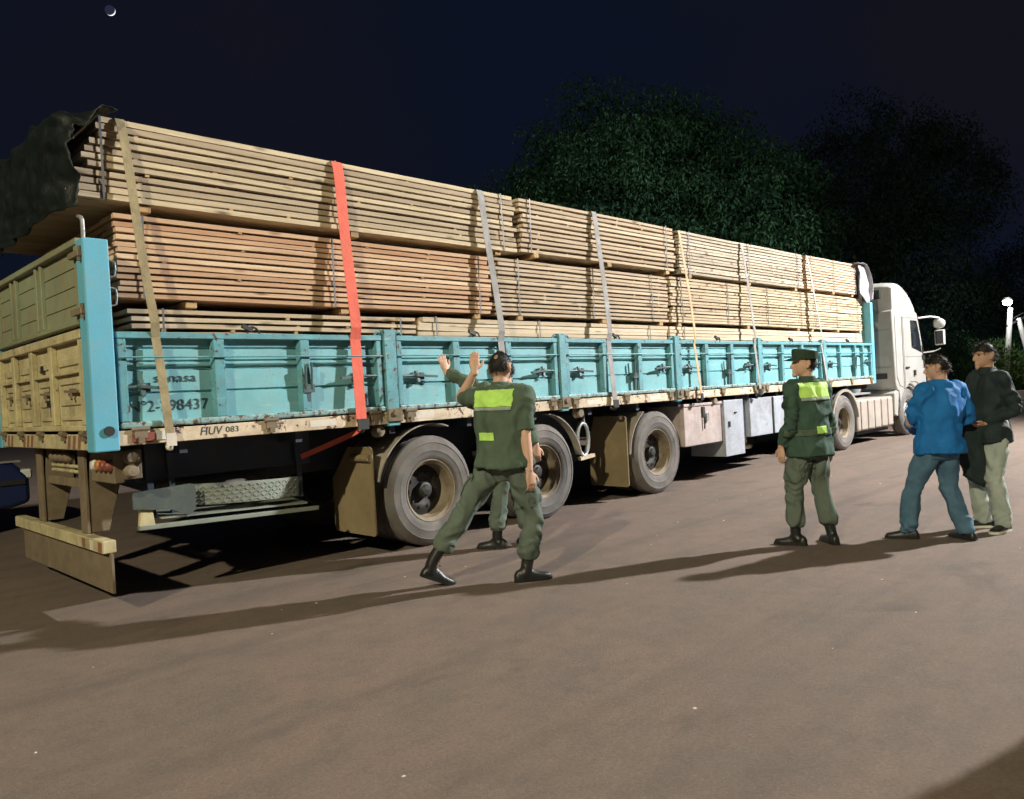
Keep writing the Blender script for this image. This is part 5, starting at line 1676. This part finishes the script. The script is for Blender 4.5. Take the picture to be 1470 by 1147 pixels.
for x in (0.02, -2.85):
    for yy in (5.57, 7.05):
        wo = MB().lathe([(0.0, 0.0), (0.20, 0.0), (0.21, 0.03), (0.21, 0.18), (0, 0.18)], (x, yy, 0.32), 24).build('wheel', M['galv'], CA, smooth=True)
        MB().lathe([(0.21, 0.01), (0.25, -0.01), (0.30, 0.0), (0.32, 0.03), (0.32, 0.16), (0.30, 0.19), (0.21, 0.18)], (x, yy, 0.32), 28, 'Y', True).build('tyre', M['black'], wo, smooth=True)

# ------------------------------------------------------------------ trees, hedge, far kerb
def leaves(name, clumps, per, size, mat, parent, droop=0.5, seed=1, spread=0.5):
    g_ = np.random.default_rng(seed)
    c = np.repeat(np.array(clumps), per, axis=0)
    N = len(c)
    off = g_.normal(size=(N, 3))
    off /= np.maximum(1.0, np.linalg.norm(off, axis=1)[:, None] / 1.7)
    off = off * spread * np.array([1, 1, 0.8])
    p = c[:, :3] + off
    d = g_.normal(size=(N, 3))
    d[:, 2] -= droop * 2.0
    d /= np.linalg.norm(d, axis=1)[:, None]
    s_ = g_.normal(size=(N, 3))
    s_ -= d * (s_ * d).sum(1)[:, None]
    s_ /= np.linalg.norm(s_, axis=1)[:, None]
    L = size * g_.uniform(0.6, 1.4, N)[:, None]
    w = L * 0.17
    v = np.stack([p, p + d * L * 0.45 + s_ * w, p + d * L, p + d * L * 0.45 - s_ * w], 1).reshape(-1, 3)
    lo_ = np.array(root_loc(parent))
    v = v - lo_
    me = bpy.data.meshes.new(name)
    me.vertices.add(len(v))
    me.vertices.foreach_set('co', v.ravel())
    me.loops.add(N * 4)
    me.loops.foreach_set('vertex_index', np.arange(N * 4))
    me.polygons.add(N)
    me.polygons.foreach_set('loop_start', np.arange(N) * 4)
    me.polygons.foreach_set('loop_total', np.full(N, 4))
    me.update()
    return link(name, me, mat, parent)

def tree(label, base, h, lobes, mat, nclump, per, size, spread, seed, group=None, trunk_r=0.35, zlow=2.2):
    """lobes: (x, y, z, rx, ry, rz) relative to the base; clumps sit towards the outside of the lobes"""
    T = thing('tree', base, label, 'tree', group)
    g_ = np.random.default_rng(seed)
    B = np.array(base)
    cl = []
    vol = np.array([l_[3] * l_[4] * l_[5] for l_ in lobes]) ** (2 / 3)
    cnt = (vol / vol.sum() * nclump).astype(int)
    for l_, k in zip(lobes, cnt):
        d = g_.normal(size=(k, 3))
        d /= np.linalg.norm(d, axis=1)[:, None]
        r = g_.uniform(0.45, 1.08, k)[:, None] ** 0.7
        q = np.array(l_[:3]) + d * r * np.array(l_[3:])
        cl.append(q[q[:, 2] > zlow])
    cl = np.concatenate(cl) + B
    leaves('crown', cl, per, size, mat, T, 0.55, seed, spread)
    tb = MB()
    tb.tube([base, (base[0] + 0.1, base[1], base[2] + h * 0.2), (base[0] - 0.1, base[1] + 0.1, base[2] + h * 0.42)], [trunk_r * 1.35, trunk_r, trunk_r * 0.75], 12, 4)
    tr_ = tb.build('trunk', M['bark'], T, smooth=True)
    for k, l_ in enumerate(lobes):
        a = Vector(base) + Vector((0, 0.05, h * (0.22 + 0.18 * ((k * 0.37) % 1))))
        e = Vector(base) + Vector(l_[:3])
        m_ = (a + e) / 2 + Vector((0.2 * math.sin(k * 2.1), 0.2 * math.cos(k * 1.3), h * 0.05))
        MB().tube([a, m_, e], [trunk_r * 0.5, trunk_r * 0.3, trunk_r * 0.1], 8, 4).build('limb', M['bark'], tr_, smooth=True)
    return T

# lateral direction (image right) at the trees is (0.707,-0.707), depth direction (0.707,0.707)
def rel(lat, dep, z):
    return (0.707 * (lat + dep), 0.707 * (dep - lat), z)
def lob(lat, dep, z, rl, rz):
    return rel(lat, dep, z) + (rl, rl, rz)
tb_ = (18.75, 8.65, 0.0)
tree('large round dark-leaved tree standing behind the middle of the truck', tb_, 11.0,
     [lob(-0.6, 0, 7.0, 3.6, 3.6), lob(-3.2, 0.2, 6.0, 2.3, 2.6), lob(2.4, 0, 6.4, 2.9, 3.0), lob(4.4, 0.3, 4.9, 2.1, 2.3), lob(-1.2, -1.6, 4.6, 2.6, 2.2), lob(2.0, -1.8, 4.3, 2.6, 2.0), lob(0.8, 0.4, 8.3, 2.4, 2.3), lob(-3.6, -0.5, 4.2, 1.9, 1.9)],
     M['leaf'], 760, 230, 0.15, 0.42, 21, 'trees behind the truck')
tree('taller grey-green tree in the dark behind the truck cab', (38.5, 9.0, 0), 15.0,
     [lob(0.5, 0, 10.6, 3.8, 4.6), lob(4.0, 0.5, 10.4, 3.0, 3.6), lob(-1.5, 0, 8.2, 3.0, 3.2), lob(-3.0, 0, 5.8, 2.6, 2.6), lob(2.8, 0, 6.6, 2.8, 3.2), lob(0.4, -1.0, 4.6, 3.2, 2.2), lob(4.6, 0, 4.6, 2.0, 2.3)],
     M['leaf2'], 800, 110, 0.19, 0.5, 22, 'trees behind the truck')
tree('dark tree at the right edge beyond the twin poles', (52.0, 4.5, 0), 9.0,
     [lob(0, 0, 5.6, 3.4, 3.2), lob(3.0, 0, 4.8, 3.0, 2.8), lob(-3.0, 0, 4.0, 2.4, 2.2)],
     M['leaf2'], 400, 70, 0.20, 0.55, 23, 'trees behind the truck')
tree('low dark tree just left of the truck cab behind the lumber', (29.5, 9.8, 0), 6.0,
     [lob(0, 0, 3.9, 2.7, 2.1), lob(-2.6, 0, 3.6, 2.2, 1.8), lob(2.4, 0, 3.4, 2.0, 1.7)],
     M['leaf2'], 400, 80, 0.17, 0.42, 24, 'trees behind the truck', 0.22, 1.2)
hl = ['leafy green bush behind the truck cab mirror', 'bush behind the head of the man in blue', 'bush behind the man in the dark jacket', 'bush at the foot of the twin concrete poles', 'rounded bush at the far right edge']
for i in range(5):
    t = i / 4
    bx, by = 32.5 + 8.0 * t, 5.4 - 4.4 * t
    T = thing('bush', (bx, by, 0), hl[i], 'bush', 'bushes along the far kerb')
    g_ = np.random.default_rng(40 + i)
    k = 170
    d = g_.normal(size=(k, 3))
    d /= np.linalg.norm(d, axis=1)[:, None]
    q = d * g_.uniform(0.5, 1.0, k)[:, None] * np.array([1.6, 1.6, 1.15 + 0.35 * (i % 2)]) + np.array([bx, by, 1.35 + 0.2 * (i % 2)])
    q[:, 2] = np.abs(q[:, 2] - 0.15) + 0.15
    leaves('foliage', q, 60, 0.13, M['leaf3'] if i % 2 == 0 else M['leaf'], T, 0.2, 50 + i, 0.2)
    st = MB()
    for a in range(5):
        st.tube([(bx, by, 0), (bx + 0.3 * math.cos(a * 1.26), by + 0.3 * math.sin(a * 1.26), 0.7), (bx + 0.8 * math.cos(a * 1.26), by + 0.8 * math.sin(a * 1.26), 1.5)], [0.05, 0.035, 0.015], 6)
    st.build('stem', M['bark'], T)
kb = MB()
a, b_ = Vector((27.5, 7.2, 0)), Vector((39.5, -4.6, 0))
kb.obox(a + Vector((0, 0, 0.20)), b_ + Vector((0, 0, 0.20)), 0.25, 0.40)
ko = kb.build('low_wall', M['concrete'], bev=0.02)
tag(ko, 'low pale concrete wall along the far edge of the yard', 'wall')

# twin concrete poles with the lit lamp
lamp_p = Vector((-1.80, -5.765, 1.425)) + Vector((1.16413811, 0.25086313, 0.08212462)) * 32.5
pb = Vector((lamp_p.x, lamp_p.y, 0))
PO = thing('lamp_pole', pb, 'pair of pale concrete poles forming an A with a lit white lamp on top', 'lamp post')
rt = Vector((0.707, -0.707, 0))
top = pb + Vector((0, 0, lamp_p.z - 0.30)) + rt * 0.12
MB().tube([pb - rt * 0.30, top], [0.13, 0.095], 14, 1).build('pole', M['concrete'], PO, smooth=True)
MB().tube([pb + rt * 1.05 + Vector((0, -0.1, 0)), top + rt * 0.32 + Vector((0, 0, -0.45))], [0.13, 0.095], 14, 1).build('pole', M['concrete'], PO, smooth=True)
MB().obox(top - rt * 0.2 + Vector((0, 0, -0.75)), top + rt * 0.6 + Vector((0, 0, -0.40)), 0.08, 0.08).build('cross_arm', M['iron'], PO)
MB().tube([top + Vector((0, 0, -0.5)), top + rt * 0.5 + Vector((0, 0, -0.25)), top + rt * 0.75 + Vector((0, 0, -0.30))], [0.02] * 3, 6).build('cable', M['iron'], PO)
MB().tube([top, top - rt * 0.05 + Vector((0, 0, 0.15)), lamp_p + Vector((0.1, 0.1, 0.12))], [0.035] * 3, 8).build('lamp_arm', M['iron'], PO, smooth=True)
MB().lathe([(0, 0.16), (0.13, 0.14), (0.20, 0.04), (0.20, 0.0), (0.0, 0.0)], lamp_p, 16, 'Z').build('lamp_shade', M['concrete'], PO, smooth=True)
M['lamp'] = plain('lit_lamp', (0.9, 0.9, 0.9), 0.4, 0, (0.93, 0.97, 1.0), 60)
MB().ball(lamp_p - Vector((0, 0, 0.06)), (0.17, 0.17, 0.13), 16, 10).build('lamp_glass', M['lamp'], PO, smooth=True)
ld = bpy.data.lights.new('pole_lamp_light', 'POINT')
ld.energy = 170
ld.shadow_soft_size = 0.2
ld.color = (0.92, 0.97, 1.0)
lo_ = bpy.data.objects.new('pole_lamp_light', ld)
COL.objects.link(lo_)
lo_.location = lamp_p - Vector((0.7, 0.2, 0.45))

# floodlight masts that light the yard (both stand outside the picture)
M['flood'] = plain('floodlight_glass', (0.9, 0.9, 0.9), 0.3, 0, (1.0, 0.96, 0.9), 30)
for cfg, lab in ((LAMP_RIGHT, 'white floodlight mast to the right of the yard, outside the view'), (LAMP_LEFT, 'warm floodlight mast behind the camera on the left, outside the view')):
    p = Vector(cfg['pos'])
    aim = (Vector(cfg['aim']) - p).normalized()
    back = -Vector((aim.x, aim.y, 0)).normalized()
    T = thing('floodlight_mast', (p.x + back.x * 0.6, p.y + back.y * 0.6, 0), lab, 'floodlight')
    pm = T.location.copy()
    MB().tube([pm, pm + Vector((0, 0, p.z + 0.4))], [0.13, 0.07], 14, 1).build('pole', M['galv'], T, smooth=True)
    MB().tube([pm + Vector((0, 0, p.z + 0.2)), p + back * 0.12 + Vector((0, 0, 0.05))], [0.04, 0.04], 8, 1).build('arm', M['galv'], T)
    hd = MB().obox(p + back * 0.12 - aim * 0.0, p - aim * 0.03, 0.55, 0.40).build('lamp_head', M['iron'], T, bev=0.02)
    MB().obox(p - aim * 0.029, p - aim * 0.015, 0.48, 0.34).build('lens', M['flood'], hd)
    d_ = bpy.data.lights.new('floodlight', 'SPOT')
    d_.energy = cfg['power']
    d_.color = cfg['color']
    d_.shadow_soft_size = cfg['r']
    d_.spot_size = math.radians(cfg['cone'])
    d_.spot_blend = cfg['blend']
    lo_ = bpy.data.objects.new('floodlight', d_)
    COL.objects.link(lo_)
    lo_.location = p + aim * (cfg['r'] + 0.03)
    lo_.rotation_euler = aim.to_track_quat('-Z', 'Y').to_euler()

# crescent moon
def moon():
    mdir = Vector((0.36441114, 1.05759782, 0.51965806)).normalized()
    c = Vector((-1.80, -5.765, 1.425)) + mdir * 1500
    R0 = 1500 * 5.6 / 1112
    m, n, l, b = nt('moon_surface')
    lit = (Vector((0.70, -0.70, -0.06)) * 0.50 + Vector((0, 0, -1)) * 0.66 + mdir * 1.25).normalized()
    geo = n.new('ShaderNodeNewGeometry')
    dt = n.new('ShaderNodeVectorMath')
    dt.operation = 'DOT_PRODUCT'
    dt.inputs[1].default_value = lit
    l.new(geo.outputs['Normal'], dt.inputs[0])
    f = ramp(n, l, dt.outputs['Value'], 0.0, 0.25, 0.0, 1.0)
    l.new(mixc(n, l, f, (0.012, 0.014, 0.03), (1.0, 1.0, 1.0)), b.inputs['Emission Color'])
    b.inputs['Emission Strength'].default_value = 1.6
    b.inputs['Base Color'].default_value = (0, 0, 0, 1)
    b.inputs['Specular IOR Level'].default_value = 0.0
    mb = MB().ball((0, 0, 0), R0, 40, 24)
    o = mb.build('moon', m, smooth='all')
    o.location = c
    tag(o, 'thin bright crescent moon high in the night sky', 'moon')
moon()

# small pale litter and stones on the ground
R_ = random.Random(5)
mb = MB()
for k in range(34):
    x, y = R_.uniform(-1, 9), R_.uniform(-4.8, -0.6)
    s_ = R_.uniform(0.003, 0.007)
    a = R_.uniform(0, 3.14)
    dx, dy = math.cos(a), math.sin(a)
    mb.add([(x + dx * s_ * q[0] * 1.5 - dy * s_ * q[1], y + dy * s_ * q[0] * 1.5 + dx * s_ * q[1], 0.001 + s_ * q[2]) for q in ((-1, -1, 0), (1, -1, 0), (1, 1, 0), (-1, 1, 0), (0, 0, 0.9))],
           [(0, 3, 2, 1), (0, 1, 4), (1, 2, 4), (2, 3, 4), (3, 0, 4)])
lt = mb.build('gravel', M['tape_white'])
tag(lt, 'scattered pale grit and litter specks on the ground', 'gravel', None, 'stuff')
